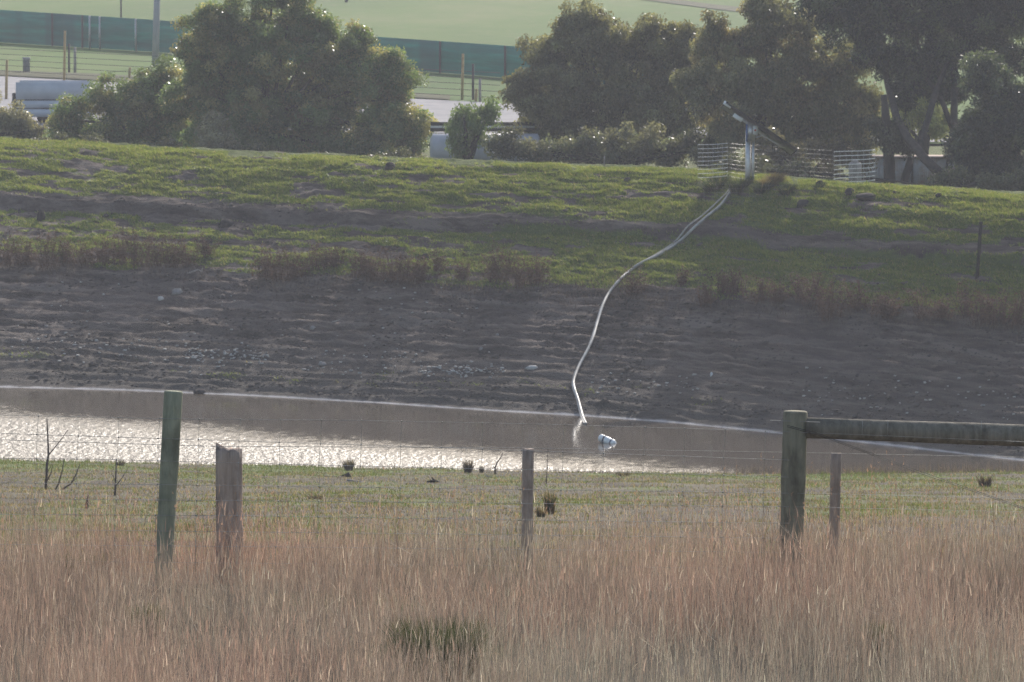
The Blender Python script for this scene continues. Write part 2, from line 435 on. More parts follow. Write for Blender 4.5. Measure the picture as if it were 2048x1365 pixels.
def near_turf():
    mb = MB(); N = 430000
    y = 46 + (146-46)*rng.random(N)**1.25; x = rng.uniform(-1, 1, N)*(.095*y+1.5)
    d = ns(x) - y; g = near_green(x, y)
    bare = fbm(x*.9+40, y*.3, 155, 5); keep = (d > .1) & (rng.random(N) < (.3 + .7*g)*(1-.6*sm(.52, .6, bare)))
    x, y, g, d = x[keep], y[keep], g[keep], d[keep]; N = len(x)
    z = gz(x, y, True) - .01
    h = (.02 + .055*rng.random(N)) * (.7+.6*fbm(x, y*.5, 151, 3)) * (1+.5*(d < 2)*g)
    lean = rng.normal(0, .025, (N, 2))
    r = rng.random((N, 1))
    green = np.array([.085, .115, .03])*(.7+.7*rng.random((N, 1))); tan = np.where(rng.random((N, 1)) < .35, np.array([.09, .068, .055]), np.array([.25, .205, .15]))*(.6+.7*rng.random((N, 1)))
    c = np.where(r < .12 + .75*g[:, None], green, tan)
    mb.blades(np.stack([x, y, z], 1), h, (.007+.0001*y)*(.6+.8*rng.random(N)), lean, c)
    tag(mb.build('paddock_grass', M_GRASS, color=True), 'short grazed turf between the fence and the pond', 'grass', kind='stuff')
near_turf()
PAL = np.array([(.30, .25, .215), (.26, .213, .185), (.33, .24, .20), (.21, .178, .157), (.50, .44, .37), (.30, .255, .205), (.15, .123, .108)])
PW = np.array([.24, .22, .15, .12, .07, .12, .08])
TUFT = [(-.49, 37.95, .41), (-2.6, 40.1, .16), (2.55, 39.2, .14), (-3.3, 43.6, .25)]     # green tussocks among the dry stalks
def dry_grass():
    mb = MB(); N = 255000
    y = np.where(rng.random(N) < .8, rng.uniform(34, 43.8, N), 43.8 + 13*rng.random(N)**1.5)
    x = rng.uniform(-5.6, 5.6, N)
    dn = fbm(x*1.5, y*1.1, 161, 4); thin = sm(43, 55, y + 4*(fbm(x*.4, y*.2, 171, 3)-.5))
    p = (.06 + 1.5*np.clip(dn-.33, 0, 1))*(1-.93*thin)
    for tx, ty, tr in TUFT: p *= 1 - .86*np.exp(-(((x-tx)/tr)**2 + ((y-ty+.35)/(tr*1.3))**2))
    keep = rng.random(N) < p
    x, y = x[keep], y[keep]; N = len(x)
    z = gz(x, y) - .02
    hgt = fbm(x*.8, y*.6, 181, 3)
    h = (.22 + .42*rng.random(N)**.8)*(.5+.98*hgt)*(1 - .25*sm(43.5, 46, y))
    tall = rng.random(N) < .02; h = np.where(tall, h*1.35, h)
    la = rng.normal(0, .07, (N, 2))*(h/.5)[:, None]; la[:, 0] += .01
    strong = rng.random(N) < .06; la[strong] *= 3.0
    ci = rng.choice(len(PAL), N, p=PW)
    red = fbm(x*.45, y*.35, 191, 3)[:, None]
    c = PAL[ci]*(.75 + .5*rng.random((N, 1)))
    nearf = 1-sm(38.2, 41.5, y)[:, None]
    c = c*(1.22*(1-nearf)*np.array([1.0, .955, .90]) + nearf*np.array([1.22, 1.24, 1.19]))
    c = c*(1 + (red-.5)*np.array([.35, -.1, -.15]))
    P = np.stack([x, y, z], 1)
    mb.blades(P, h, .0027*(.6+.9*rng.random(N)), la, c, two=True)
    # seed heads on every fourth stalk
    s = np.nonzero(rng.random(N) < .28)[0]; n = len(s)
    tip = P[s] + np.stack([la[s, 0], la[s, 1], h[s]], 1)
    ln = .05 + .07*rng.random(n)
    mb.blades(tip - np.array([0, 0, .03]), ln, .0032 + .0038*rng.random(n), rng.normal(0, .018, (n, 2)), c[s]*rng.uniform(.85, 1.2, (n, 1)), two=True)
    # pale broken straws lying across
    n = 550; xx = rng.uniform(-5.2, 5.2, n); yy = rng.uniform(36, 44, n); zz = gz(xx, yy) + .25 + .3*rng.random(n)
    ang = rng.uniform(0, math.pi, n); L = .08 + .3*rng.random(n)**2
    mb.blades(np.stack([xx, yy, zz], 1), L*rng.normal(.15, .6, n), np.full(n, .004), np.stack([np.cos(ang)*L, np.sin(ang)*L*.5], 1), np.array([.62, .55, .45])*rng.uniform(.7, 1.1, (n, 1)))
    tag(mb.build('dry_grass', M_DRY, color=True), 'tall dry reddish brown grass filling the foreground', 'grass', kind='stuff')
dry_grass()
def tussock(name, x, y, r, h, n, label, cat, group=None, cols=((.035, .055, .018), (.09, .115, .035)), mat=M_GRASS, wd=.006, dead=.15):
    mb = MB(); g = gpt(x, y)
    a = rng.uniform(0, 2*math.pi, n); rr = r*.55*np.sqrt(rng.random(n))
    xx, yy = x + np.cos(a)*rr, y + np.sin(a)*rr
    hh = h*(.5+.5*rng.random(n)); out = (.25+.6*rng.random(n))*r
    lean = np.stack([np.cos(a)*out + rng.normal(0, r*.15, n), np.sin(a)*out], 1)
    k = rng.random((n, 1)); c = (1-k)*np.array(cols[0]) + k*np.array(cols[1])
    c = np.where(rng.random((n, 1)) < dead, np.array([.24, .19, .13]), c)
    mb.blades(np.stack([xx, yy, gz(xx, yy, True) - .03], 1), hh, wd*(.6+.8*rng.random(n)), lean, c, two=True)
    return tag(mb.build(name, mat, color=True, loc=g), label, cat, group)
LT = ['dark green rush tussock low in the dry grass at the bottom centre', 
      'small green tussock in the dry grass below the old split post', 'faint green tussock at the bottom right of the dry grass', 'small green tuft at the foot of the round green fence post']
for (tx, ty, tr), lb in zip(TUFT, LT):
    tussock('grass_tussock', tx, ty, tr*.8, .5 if tr > .4 else .3, int(5200*tr), lb, 'tussock', 'green tussocks in the dry grass', mat=M_RUSH if tr > .4 else M_GRASS, wd=.008, cols=((.028, .042, .016), (.085, .11, .042)) if tr > .4 else ((.04, .055, .025), (.10, .115, .05)))

# tall seeding stalks in front of the pond (by the strainer post)
def seed_stalks():
    mb = MB(); n = 400
    x = np.concatenate([rng.normal(2.9, .55, 70), rng.uniform(-4.4, 4.6, 330)]); y = rng.uniform(41.5, 46, n)
    z = gz(x, y); h = np.concatenate([rng.uniform(.65, 1.08, 70), rng.uniform(.5, .9, 330)])
    lean = rng.normal(0, .06, (n, 2)); P = np.stack([x, y, z], 1)
    c = np.array([.30, .2, .14])*rng.uniform(.7, 1.3, (n, 1))
    mb.blades(P, h, np.full(n, .0045), lean, c, two=True)
    for i in range(n):
        k = rng.integers(2, 7); f = .72 + .28*rng.random(k); s = P[i] + np.outer(f, [lean[i, 0], lean[i, 1], h[i]])
        mb.blades(s, rng.uniform(.012, .03, k), np.full(k, .010), rng.normal(0, .012, (k, 2)), c[i]*1.25)
    tag(mb.build('seed_stalks', M_DRY, color=True), 'sparse tall seeding grass stalks rising above the dry grass by the fence', 'grass', kind='stuff')
seed_stalks()

# ------------------------------------------------------------------ the fence in front
FY = 43.0
def mat_post(name, c1, c2, dark, foot_z, top_z):
    m = NT(name); o = m.obj(); v = m.mapv(o, (1, 1, .12))
    n = m.noise(v, 22, 8, .7); n2 = m.noise(m.mapv(o, (1, 1, .45)), 7, 5, .6)
    c = m.ramp(n, [(.3, c1), (.7, c2)])
    c = m.mix(m.ramp(n2, [(.5, 0), (.72, .75)]), c, dark)
    m.base(c, .9, .15); m.bump(n, .9, .02)
    return m.m
M_PINE = mat_post('treated_pine', (.20, .215, .155), (.34, .35, .26), (.095, .10, .07), 0, 1)
M_STRAIN = mat_post('strainer_pine', (.165, .155, .115), (.30, .28, .21), (.06, .052, .04), 0, 1)
M_RAIL = mat_post('rail_pine', (.135, .12, .095), (.28, .25, .205), (.04, .034, .025), 0, 1)
M_OLD = mat_post('old_grey_timber', (.28, .215, .18), (.50, .41, .36), (.085, .062, .052), 0, 1)
def round_post(name, top, bot, r0, r1, mat, parent, sink=.35, seg=20):
    mb = MB(); d = (bot-top); n = 9
    pts = [top + d*(i/(n-1)) for i in range(n)]; pts.append(bot + d.normalized()*sink)
    rad = [r0*.93] + [r0 + (r1-r0)*i/n + random.uniform(-.003, .003) for i in range(1, n)] + [r1]
    pts[1] = top + d.normalized()*.012
    mb.tube(pts, rad, seg, wob=.03)
    return mb.build(name, mat, parent, smooth=False)
fence = empty('wire_fence', gpt(0, FY), 'netting farm fence of treated pine posts and thin wires in front of the pond', 'fence')
fence.location = (0, 0, 0)
lp_top, lp_bot = at(347, 783, FY), at(325, 1180, FY)
p = round_post('post', lp_top, lp_bot, .0735, .066, M_PINE, fence); p['label'] = 'round greenish treated pine post'
st_top, st_bot = at(1591, 823, FY), at(1580, 1185, FY)
p = round_post('strainer_post', st_top, st_bot, .094, .088, M_STRAIN, fence); p['label'] = 'thick dark round strainer post'
mb = MB(); ra, rb = at(1610, 856, FY), at(2120, 874, FY+.15); rc = at(2700, 896, FY+.3)
mb.tube([ra, ra.lerp(rb, .33), ra.lerp(rb, .66), rb, rc], [.079, .081, .084, .083, .08], 18, wob=.03)
mb.build('rail', M_RAIL, fence)
round_post('end_post', at(2680, 850, FY+.3), at(2680, 1190, FY+.3), .09, .088, M_STRAIN, fence)
def wire(mb, pix, r=.0018, Y=FY-.085, wav=0):
    pts = []
    for (a, b) in zip(pix[:-1], pix[1:]):
        for i in range(6):
            f = i/6; pts.append(at(a[0]+(b[0]-a[0])*f, a[1]+(b[1]-a[1])*f, Y))
    pts.append(at(*pix[-1], Y))
    mb.tube(pts, r, 4, caps=False)
NET = [[(-300, 824), (330, 838), (700, 841), (1000, 847), (1132, 850), (1520, 862), (1590, 865)],
       [(-300, 858), (0, 867), (241, 875), (406, 880), (649, 888), (889, 896), (1200, 907), (1590, 921)],
       [(-300, 908), (0, 917), (200, 919), (650, 931), (1100, 941), (1590, 955)],
       [(-300, 960), (0, 966), (430, 971), (1020, 979), (1590, 987)],
       [(-300, 993), (0, 998), (500, 1002), (1020, 1007), (1590, 1014)],
       [(-300, 1025), (0, 1029), (500, 1032), (1020, 1040), (1590, 1047)],
       [(-300, 1055), (0, 1059), (1020, 1070), (1590, 1077)], [(-300, 1085), (0, 1089), (1020, 1099), (1590, 1106)], [(-300, 1118), (0, 1122), (1590, 1138)]]
def ny(k, x): return float(np.interp(x, [q[0] for q in NET[k]], [q[1] for q in NET[k]]))
mb = MB()
for q in NET: wire(mb, q)
for i in range(-4, 20):
    x0 = 76 + 80.9*i
    if x0 > 1575: break
    pts = [at(x0 + random.uniform(-1.5, 1.5) - (ny(k, x0)-840)*.035, ny(k, x0), FY-.085) for k in range(len(NET))]
    mb.tube(pts, .0013, 4, caps=False)
    for p_ in pts: mb.box(p_, (.009, .009, .012))                    # knots where the wires cross
mb.build('netting', M_WIRE, fence)
mb = MB()
for dy in (0, 3):                                                     # twisted brace wire under the rail
    pix = [(1574, 851+dy), (1638, 868+dy), (1735, 904+dy), (1829, 939+dy*1.4), (1943, 979+dy), (2060, 1020+dy), (2680, 1175)]
    wire(mb, pix, .002, FY-.1)
mb.build('brace_wire', M_STEEL, fence)
mb = MB()
wire(mb, [(1590, 865), (1726, 870), (2048, 884), (2700, 905)], .0016)
wire(mb, [(1540, 841), (1591, 843), (1640, 845)], .0022)
wire(mb, [(1590, 987), (1800, 991), (2048, 998), (2700, 1010)], .0014); wire(mb, [(1590, 1014), (2048, 1024), (2700, 1036)], .0014)
for x0 in (1725, 1776, 1963): mb.tube([at(x0, 842, FY-.09), at(x0-1, 870, FY-.09)], .0018, 4)
mb.build('side_wire', M_WIRE, fence)
# the old fence line just behind: weathered timber posts and one plain wire
OY = 43.6
mb = MB(); wire(mb, [(-300, 872), (0, 880), (323, 890), (430, 893), (1020, 896), (1520, 904), (2048, 915), (2700, 930)], .0019, OY-.13)
ow = mb.build('plain_wire', M_WIRE, loc=at(1024, 896, OY-.13)); tag(ow, 'single plain wire strung along the old weathered posts', 'wire')
def split_post(name, px0, px1, pt, pb, Y, mat, label, depth=.8, slant=0.0, ragged=.03, shift=0):
    """hewn timber post: uneven section, split top with cracks"""
    T0, B0 = at((px0+px1)/2, pt, Y), at((px0+px1)/2+shift, pb, Y)
    wd = (px1-px0)*mpp(Y)*.97; n = 22; mbx = MB(); V = []
    prof = [1+random.uniform(-.09, .06) for _ in range(n)]
    for k in range(4): prof[random.randrange(n)] -= .13
    lv = 9
    for i in range(lv+1):
        f = i/lv; c = B0.lerp(T0, f)
        for k in range(n):
            th = 2*math.pi*k/n; ca, sa = math.cos(th), math.sin(th)
            e = (abs(ca)**3.2 + abs(sa)**3.2)**(-1/3.2)*.5
            r = prof[k]*(1 - .04*f)*(1+random.uniform(-.012, .012))
            z = (random.uniform(-ragged, ragged*.4) + slant*ca) if i == lv else (-.3 if i == 0 else 0)
            V.append((c.x + ca*e*wd*r, c.y + sa*e*wd*depth*r, c.z + z))
    F = [(i*n+k, i*n+(k+1) % n, (i+1)*n+(k+1) % n, (i+1)*n+k) for i in range(lv) for k in range(n)]
    ctr = len(V); V.append((T0.x, T0.y, T0.z - ragged*.5))
    tri = [(lv*n+k, lv*n+(k+1) % n, ctr) for k in range(n)]
    mbx.add(V, [np.array(F), np.array(tri)])
    return tag(mbx.build(name, mat, loc=(B0.x, B0.y, B0.z)), label, 'fence post', 'old weathered fence posts')
split_post('fence_post', 429, 486, 893, 1165, OY, M_OLD, 'thick split grey timber post with a broken top beside the round green post', .8, -.02, .05, 2)
split_post('fence_post', 1044, 1068, 898, 1170, OY, M_OLD, 'narrow square grey timber post standing alone in the middle of the fence', 1, 0, .006, -3)
split_post('fence_post', 1661, 1683, 907, 1165, OY+.2, M_OLD, 'thin grey timber post right of the strainer post, below the rail', 1, 0, .006, -5)

# ------------------------------------------------------------------ things on the near paddock
def branchy(name, base, strokes, mat, label, cat, group=None, parent=None):
    """woody twigs: strokes are lists of photo points at the distance of the base"""
    mb = MB()
    for s_, r in strokes:
        pts = [at(a, b, base.y + random.uniform(-.05, .05)) for a, b in s_]
        k = len(pts); mb.tube(pts, [r*(1-.65*i/(k-1)) for i in range(k)], 5, wob=.3)
    return tag(mb.build(name, mat, parent, loc=base), label, cat, group)
b = ground(92, 980)
branchy('bare_sapling', b, [([(91, 984), (93, 955), (94, 930), (97, 910), (96, 880), (95, 860), (94, 838)], .028), ([(96, 912), (110, 895), (125, 876), (136, 860)], .012),
        ([(94, 962), (103, 945), (106, 928)], .014), ([(95, 945), (104, 928)], .008)], M_TWIG, 'bare forked sapling standing at the left edge of the near paddock', 'sapling', 'bare saplings by the pond')
b = ground(118, 980)
branchy('bare_sapling', b, [([(110, 983), (118, 965), (125, 940), (128, 918)], .018), ([(120, 982), (142, 968), (152, 950), (160, 928)], .02), ([(146, 963), (155, 955)], .008)], M_TWIG,
        'two bare leaning stems just right of the forked sapling', 'sapling', 'bare saplings by the pond')
b = ground(230, 992)
branchy('bare_sapling', b, [([(229, 1002), (231, 975), (232, 945), (233, 918)], .022), ([(232, 972), (245, 955), (257, 935)], .01), ([(231, 962), (222, 945)], .006)], M_TWIG,
        'small bare sapling left of the round green post', 'sapling', 'bare saplings by the pond')
b = ground(993, 951)
branchy('bare_sapling', b, [([(991, 949), (990, 936), (994, 926), (1002, 915), (1006, 906)], .025), ([(990, 938), (986, 933)], .012)], M_TWIG, 'short crooked snag at the water edge left of the middle post', 'snag')
b = ground(1092, 968)
branchy('bare_sapling', b, [([(1092, 972), (1094, 945), (1095, 915), (1096, 888)], .011), ([(1092, 965), (1094, 950)], .016), ([(1094, 940), (1097, 930)], .007)], M_TWIG, 'thin upright dead stem right of the middle post', 'dead stem')
b = ground(174, 1018)
branchy('old_stake', b, [([(173, 1030), (174, 1008), (177, 990)], .032)], M_TWIG, 'short dark wooden stake in the grass left of the round green post', 'stake')
b = ground(680, 955)
log = branchy('fallen_branch', b, [([(646, 960), (650, 952), (668, 954), (690, 955)], .03), ([(646, 960), (647, 953)], .02)], M_STICK, 'pale fallen branch with a charred end lying on the near paddock', 'branch')
mb = MB(); mb.tube([at(680, 956, b.y), at(692, 953, b.y), at(700, 949, b.y)], [.035, .05, .06], 7, wob=.3)
mb.build('charred_end', M_CHAR, log, loc=b)
for (pp, r, lb) in (([(694, 961), (715, 964), (740, 966)], .03, 'low grey stick lying just right of the fallen branch'), ([(770, 965), (785, 962), (795, 963)], .025, 'short grey stick on bare soil left of the middle post'),
                    ([(972, 952), (985, 955), (1002, 952)], .02, 'pale twig lying under the crooked snag'), ([(915, 965), (925, 966), (930, 958)], .022, 'bent pale twig lying below the shore rushes')):
    branchy('fallen_stick', ground(*pp[1]), [(pp, r)], M_STICK, lb, 'stick', 'sticks lying on the near paddock')
b = ground(865, 966); branchy('charred_stump', b, [([(855, 967), (868, 962), (864, 955)], .05), ([(866, 962), (882, 967)], .04)], M_CHAR, 'small charred root lying on the near paddock', 'root')
# rush tufts
def tuft_at(px, py, hp, wp, lb, n=260, cols=((.03, .025, .02), (.085, .07, .045)), dead=.08):
    g = ground(px, py); k = mpp(g.y)
    return tussock('rush_tuft', g.x, g.y, wp*k*.5, hp*k, n, lb, 'rush', 'rush tufts on the near paddock', cols, M_GRASS, max(.006, k*1.3), dead)
tuft_at(698, 942, 30, 24, 'small rush tuft standing at the water edge left of centre')
tuft_at(936, 946, 32, 22, 'dark rush tuft at the water edge near the middle post', cols=((.035, .025, .02), (.09, .06, .045)))
tuft_at(963, 946, 20, 13, 'tiny dark stump of rushes beside the crooked snag', 70)
tuft_at(1100, 1028, 62, 30, 'tall dark green rush tuft right of the middle post', 260, ((.03, .035, .018), (.075, .08, .035)), .3)
tuft_at(1082, 1034, 30, 26, 'lower brown half of the rush tufts beside the middle post', 160, ((.03, .028, .02), (.09, .07, .045)), .3)
tuft_at(1970, 973, 28, 34, 'dark bushy tuft on the paddock under the rail', 260, ((.03, .022, .02), (.075, .055, .045)))
tuft_at(240, 932, 16, 22, 'dark little mound of rushes at the pond edge beside the round green post', 80)
tuft_at(1245, 953, 15, 40, 'low brown weed mat at the water edge right of the float', 140)
tuft_at(630, 998, 14, 40, 'flat dark patch of dead rushes in the turf', 160, ((.04, .03, .028), (.09, .07, .06)))
tuft_at(380, 1060, 26, 20, 'small green weed between the two left posts', 90, ((.04, .06, .02), (.10, .13, .04)), 0)
def shore_weeds():
    mb = MB(); n = 2600
    x = np.where(rng.random(n) < .55, rng.uniform(5.5, 13, n), rng.uniform(-13, 13, n)); y = ns(x) + rng.normal(-.15, .35, n)
    z = np.maximum(gz(x, y), -.02); h = rng.uniform(.04, .2, n)*(1+.6*(x > 5))
    c = np.array([.17, .135, .095])*rng.uniform(.5, 1.3, (n, 1))
    mb.blades(np.stack([x, y, z], 1), h, np.full(n, .014), rng.normal(0, .04, (n, 2)), c)
    tag(mb.build('shore_weeds', M_DRY, color=True), 'thin brown weeds along the near edge of the pond', 'weeds', kind='stuff')
shore_weeds()

# ------------------------------------------------------------------ pipe, float, pump
def hose(name, pix, r, mat, label, lift=.0, cat='pipe', group=None):
    pts = []
    for (px, py) in pix:
        g = ground(px, py) if py < 830 else Vector((*water_pt(px, py), -.05))
        pts.append(g + Vector((0, 0, r*.8 + lift)))
    # smooth
    q = []
    for i in range(len(pts)-1):
        p0, p1, p2, p3 = pts[max(i-1, 0)], pts[i], pts[i+1], pts[min(i+2, len(pts)-1)]
        for k in range(6):
            f = k/6
            q.append(.5*((2*p1) + (p2-p0)*f + (2*p0-5*p1+4*p2-p3)*f*f + (3*p1-p0-3*p2+p3)*f**3))
    q.append(pts[-1])
    mb = MB(); mb.tube(q, r, 8); return tag(mb.build(name, mat, smooth=True, loc=pts[0]), label, cat, group)
LINE = [(1470, 374), (1458, 394), (1440, 418), (1416, 440), (1387, 462), (1360, 489), (1322, 514), (1283, 534), (1262, 546), (1240, 566), (1219, 591), (1206, 616), (1196, 646), (1186, 680), (1173, 711), (1158, 738), (1148, 764), (1148, 780), (1156, 806), (1165, 834), (1172, 850)]
hose('water_pipe', LINE, .042, M_PIPE, 'pale pipe running down the bank from the solar pump into the pond', .035)
L2 = [(1466, 376), (1452, 393), (1430, 415), (1404, 440), (1376, 462), (1350, 489), (1312, 514), (1278, 533), (1259, 546)] + [(a-2, b_) for a, b_ in LINE[9:19]] + [(1162, 834), (1168, 849)]
hose('pump_cable', L2, .024, M_PIPE, 'thinner grey pipe lying beside the pale pipe down the bank', .045)
hose('loose_cord', [(1199, 612), (1186, 622), (1180, 640), (1178, 648), (1182, 650)], .008, M_STICK, 'thin loose cord looping off the left of the pale pipe', .0, 'cord')
fl = Vector((*water_pt(1215, 886), 0)); k = mpp(fl.y)
flo = empty('pump_float', fl, 'white drum float with dark straps drifting on the pond', 'float')
mb = MB(); ax = Vector((.8, -.35, -.33)).normalized()
Lf = .52; ctr = Vector((0, 0, .05)); st = [(-.5, .03), (-.48, .07), (-.42, .098), (-.26, .105), (-.2, .088), (-.12, .105), (.1, .104), (.2, .088), (.26, .104), (.34, .1), (.40, .085), (.43, .06), (.5, .052), (.52, .02)]
mb.tube([ctr + ax*Lf*a for a, r in st], [r for a, r in st], 16); mb.build('float_body', M_FLOAT, flo, smooth=True)
for a in (-.2, .2):
    mb = MB(); mb.tube([ctr + ax*Lf*(a-.035), ctr + ax*Lf*(a+.035)], .098, 16); mb.build('strap', M_NAVY, flo)

PB = ground(1499, 366); PY = PB.y; kp = mpp(PY)
pump = empty('solar_pump', PB, 'solar pump on a grey post with a tilted panel on top of the bank', 'solar pump')
def rel(px, py, dy=0): return at(px, py, PY+dy) - PB
mb = MB(); mb.tube([rel(1495, 392), rel(1496, 340), rel(1497, 262)], .085, 12); mb.build('post', M_GALV, pump, smooth=True)
mb = MB(); mb.tube([rel(1505, 386, -.05), rel(1506, 330, -.05), rel(1507, 282, -.05)], .045, 8); mb.build('conduit', M_GALV, pump, smooth=True)
mb = MB(); mb.box(rel(1501, 264, -.1), (.26, .14, .52)); mb.build('controller_box', M_GALV, pump)
mb = MB(); mb.box(rel(1493.5, 266, -.12), (.05, .12, .5)); mb.build('cover_strip', M_BLUE, pump)
sw = None
mb = MB(); mb.box(rel(1511, 261, -.2), (.14, .08, .26)); sw = mb.build('isolator_box', M_WHITE, pump)
mb = MB(); mb.tube([rel(1510.5, 261, -.243), rel(1510.5, 261, -.262)], .032, 12); mb.build('switch', M_RED, sw)
A, B_ = rel(1453, 206, -.5), rel(1594, 300, -.5); d = (B_-A); L = d.length; d.normalize()
nrm = Vector((-d.z, 0, d.x)) if d.x > 0 else Vector((d.z, 0, -d.x)); nrm = nrm if nrm.z > 0 else -nrm
e = (Vector((0, 1, 0)) - nrm*.22).normalized(); n3 = d.cross(e); n3 = n3 if n3.z > 0 else -n3; n3.normalize()
rot = Matrix((d, e, n3)).transposed(); cen = (A+B_)/2 + e*.5
mb = MB(); mb.box(cen, (L, 1.0, .045), rot)
mb.build('solar_panel', worn('panel_backsheet', (.012, .012, .016), (.025, .025, .03), 5, .35, .5), pump)
mb = MB()
for s_ in (-1, 1): mb.box(cen + e*(s_*.508) + n3*.003, (L+.02, .014, .056), rot)
for s_ in (-1, 1): mb.box(cen + d*(s_*(L/2+.008)) + n3*.003, (.016, 1.0, .056), rot)
mb.build('panel_frame', M_CHAR, pump)
mb = MB(); mb.box(cen - e*.45 - n3*.02 + d*(-L/2+.06), (.26, .07, .10), rot); mb.build('end_bracket', M_FLOAT, pump)
mb = MB(); mb.box(cen - e*.35 - n3*.15 + d*(-L/2+.52), (.30, .07, .11), rot); mb.build('end_bracket', M_FLOAT, pump)
mb = MB(); mb.tube([rel(1502, 250), rel(1521, 268), rel(1560, 292), rel(1572, 296)], .03, 8); mb.build('tilt_arm', M_GALV, pump)
mb = MB(); mb.tube([rel(1480, 236), rel(1500, 250), rel(1530, 270)], .04, 8); mb.tube([rel(1512, 276), rel(1530, 270), rel(1545, 266)], .018, 6); mb.build('support_beam', M_GALV, pump)

cage = empty('mesh_cage', PB + Vector((.3, 0, 0)), 'low galvanised wire mesh cage standing around the solar pump', 'mesh cage')
def mesh_panel(p0, p1, rows, cell, r, rv, sag=0, lean=0.0):
    """welded mesh panel between two ground points given by pixel column, top row, bottom row and distance"""
    (x0, t0, b0, Y0), (x1, t1, b1, Y1) = p0, p1
    T0, T1, B0, B1 = at(x0, t0, Y0), at(x1, t1, Y1), at(x0, b0, Y0-lean), at(x1, b1, Y1-lean)
    mb = MB(); W = (T1-T0).length; nv = max(2, int(W/cell))
    def pt(u, v):
        q = T0.lerp(T1, u).lerp(B0.lerp(B1, u), v)
        return q + Vector((0, .02*math.sin(u*9+v*3) - .22*math.sin(u*math.pi), sag*math.sin(u*math.pi*1.7)*(.3+v))) - Vector(cage.location)
    for i in range(rows+1): mb.tube([pt(u/10, i/rows) for u in range(11)], r, 5)
    for j in range(nv+1): mb.tube([pt(j/nv, v/4) for v in range(5)], rv, 4)
    return mb.build('mesh_panel', M_GLINT if r > .005 else M_WIRE, cage)
mesh_panel((1396, 290, 356, PY+.9), (1455, 287, 352, PY-.2), 8, .2, .008, .0016)
mesh_panel((1455, 287, 352, PY-.2), (1520, 291, 362, PY+1.1), 8, .2, .003, .0014)
mesh_panel((1520, 291, 362, PY+1.1), (1665, 302, 372, PY+1.4), 8, .25, .0018, .0014)
mesh_panel((1668, 304, 386, PY+.3), (1750, 300, 376, PY-.5), 9, .2, .012, .0018, .02)
mesh_panel((1408, 368, 402, PY-1.0), (1640, 372, 400, PY-1.6), 4, .34, .0018, .002)
# star picket
g = ground(1953, 558); mb = MB(); q = at(1962, 444, g.y)
for a in range(3):
    th = a*2*math.pi/3 + .4; off = Vector((math.cos(th), math.sin(th), 0))
    mb.tube([g + off*.02 - Vector((0, 0, .3)), q + off*.02], .03, 5)
tag(mb.build('steel_picket', M_CHAR, loc=g), 'thin dark steel picket standing in the grass at the right of the bank', 'picket')
g = ground(1208, 334); mb = MB(); mb.tube([g - Vector((0, 0, .1)), at(1209, 312, g.y)], .02, 5)
tag(mb.build('marker_stake', M_STICK, loc=g), 'short pale stake on the crest left of the mesh cage', 'stake')
for (px, py, hp, wp, lb) in ((1430, 378, 26, 60, 'dark green grass tussock at the left foot of the solar pump'), (1480, 380, 30, 50, 'tall dark tussock right where the pale pipe leaves the pump'), (1525, 384, 24, 40, 'dark green tussock at the right foot of the solar pump'),
                        (1575, 386, 18, 36, 'low green tussock between the pump and the right mesh panel'), (1545, 368, 24, 50, 'tawny dry tussock behind the pump post'), (1640, 378, 14, 24, 'small dark tussock left of the bright mesh panel')):
    g = ground(px, py); k = mpp(g.y)
    cols = ((.14, .10, .05), (.24, .19, .09)) if 'tawny' in lb else ((.018, .036, .014), (.05, .075, .027))
    tussock('bank_tussock', g.x, g.y, wp*k*.55, hp*k, 900, lb, 'tussock', 'tussocks around the solar pump', cols, M_GRASS, .022, .08)

# ------------------------------------------------------------------ dead weeds along the bank
def weed_mesh(h, wd, n, seed, mb):
    r = random.Random(seed)
    for i in range(n):
        x0, y0 = r.gauss(0, wd*.3), r.gauss(0, wd*.25)
        hh = h*r.uniform(.4, 1)*(1-.35*min(1, abs(x0)/wd)); tip = Vector((x0 + r.gauss(0, .2)*hh*1.6, y0 + r.gauss(0, .1)*hh*1.4, hh))
        b0 = Vector((x0, y0, -.05)); m = b0.lerp(tip, .5) + Vector((r.gauss(0, .02), 0, 0))
        c = np.array([.125, .079, .06])*r.uniform(.55, 1.3)
        mb.tube([b0, m, tip], [.009, .007, .004], 3, caps=False, col=c)
        k = r.randint(30, 60); f = np.array([r.uniform(.1, 1.04)**.8 for _ in range(k)])[:, None]
        P = np.array(b0) + f*(np.array(tip)-np.array(b0)) + np.array([[r.gauss(0, .05), r.gauss(0, .05), r.gauss(0, .02)] for _ in range(k)])
        mb.blades(P, np.array([r.uniform(-.03, .06) for _ in range(k)]), np.array([r.uniform(.02, .06) for _ in range(k)]), np.array([[r.gauss(0, .05), r.gauss(0, .045)] for _ in range(k)]), c*r.uniform(.8, 1.5)*np.array([1.05, .95, .9]))
protos = []
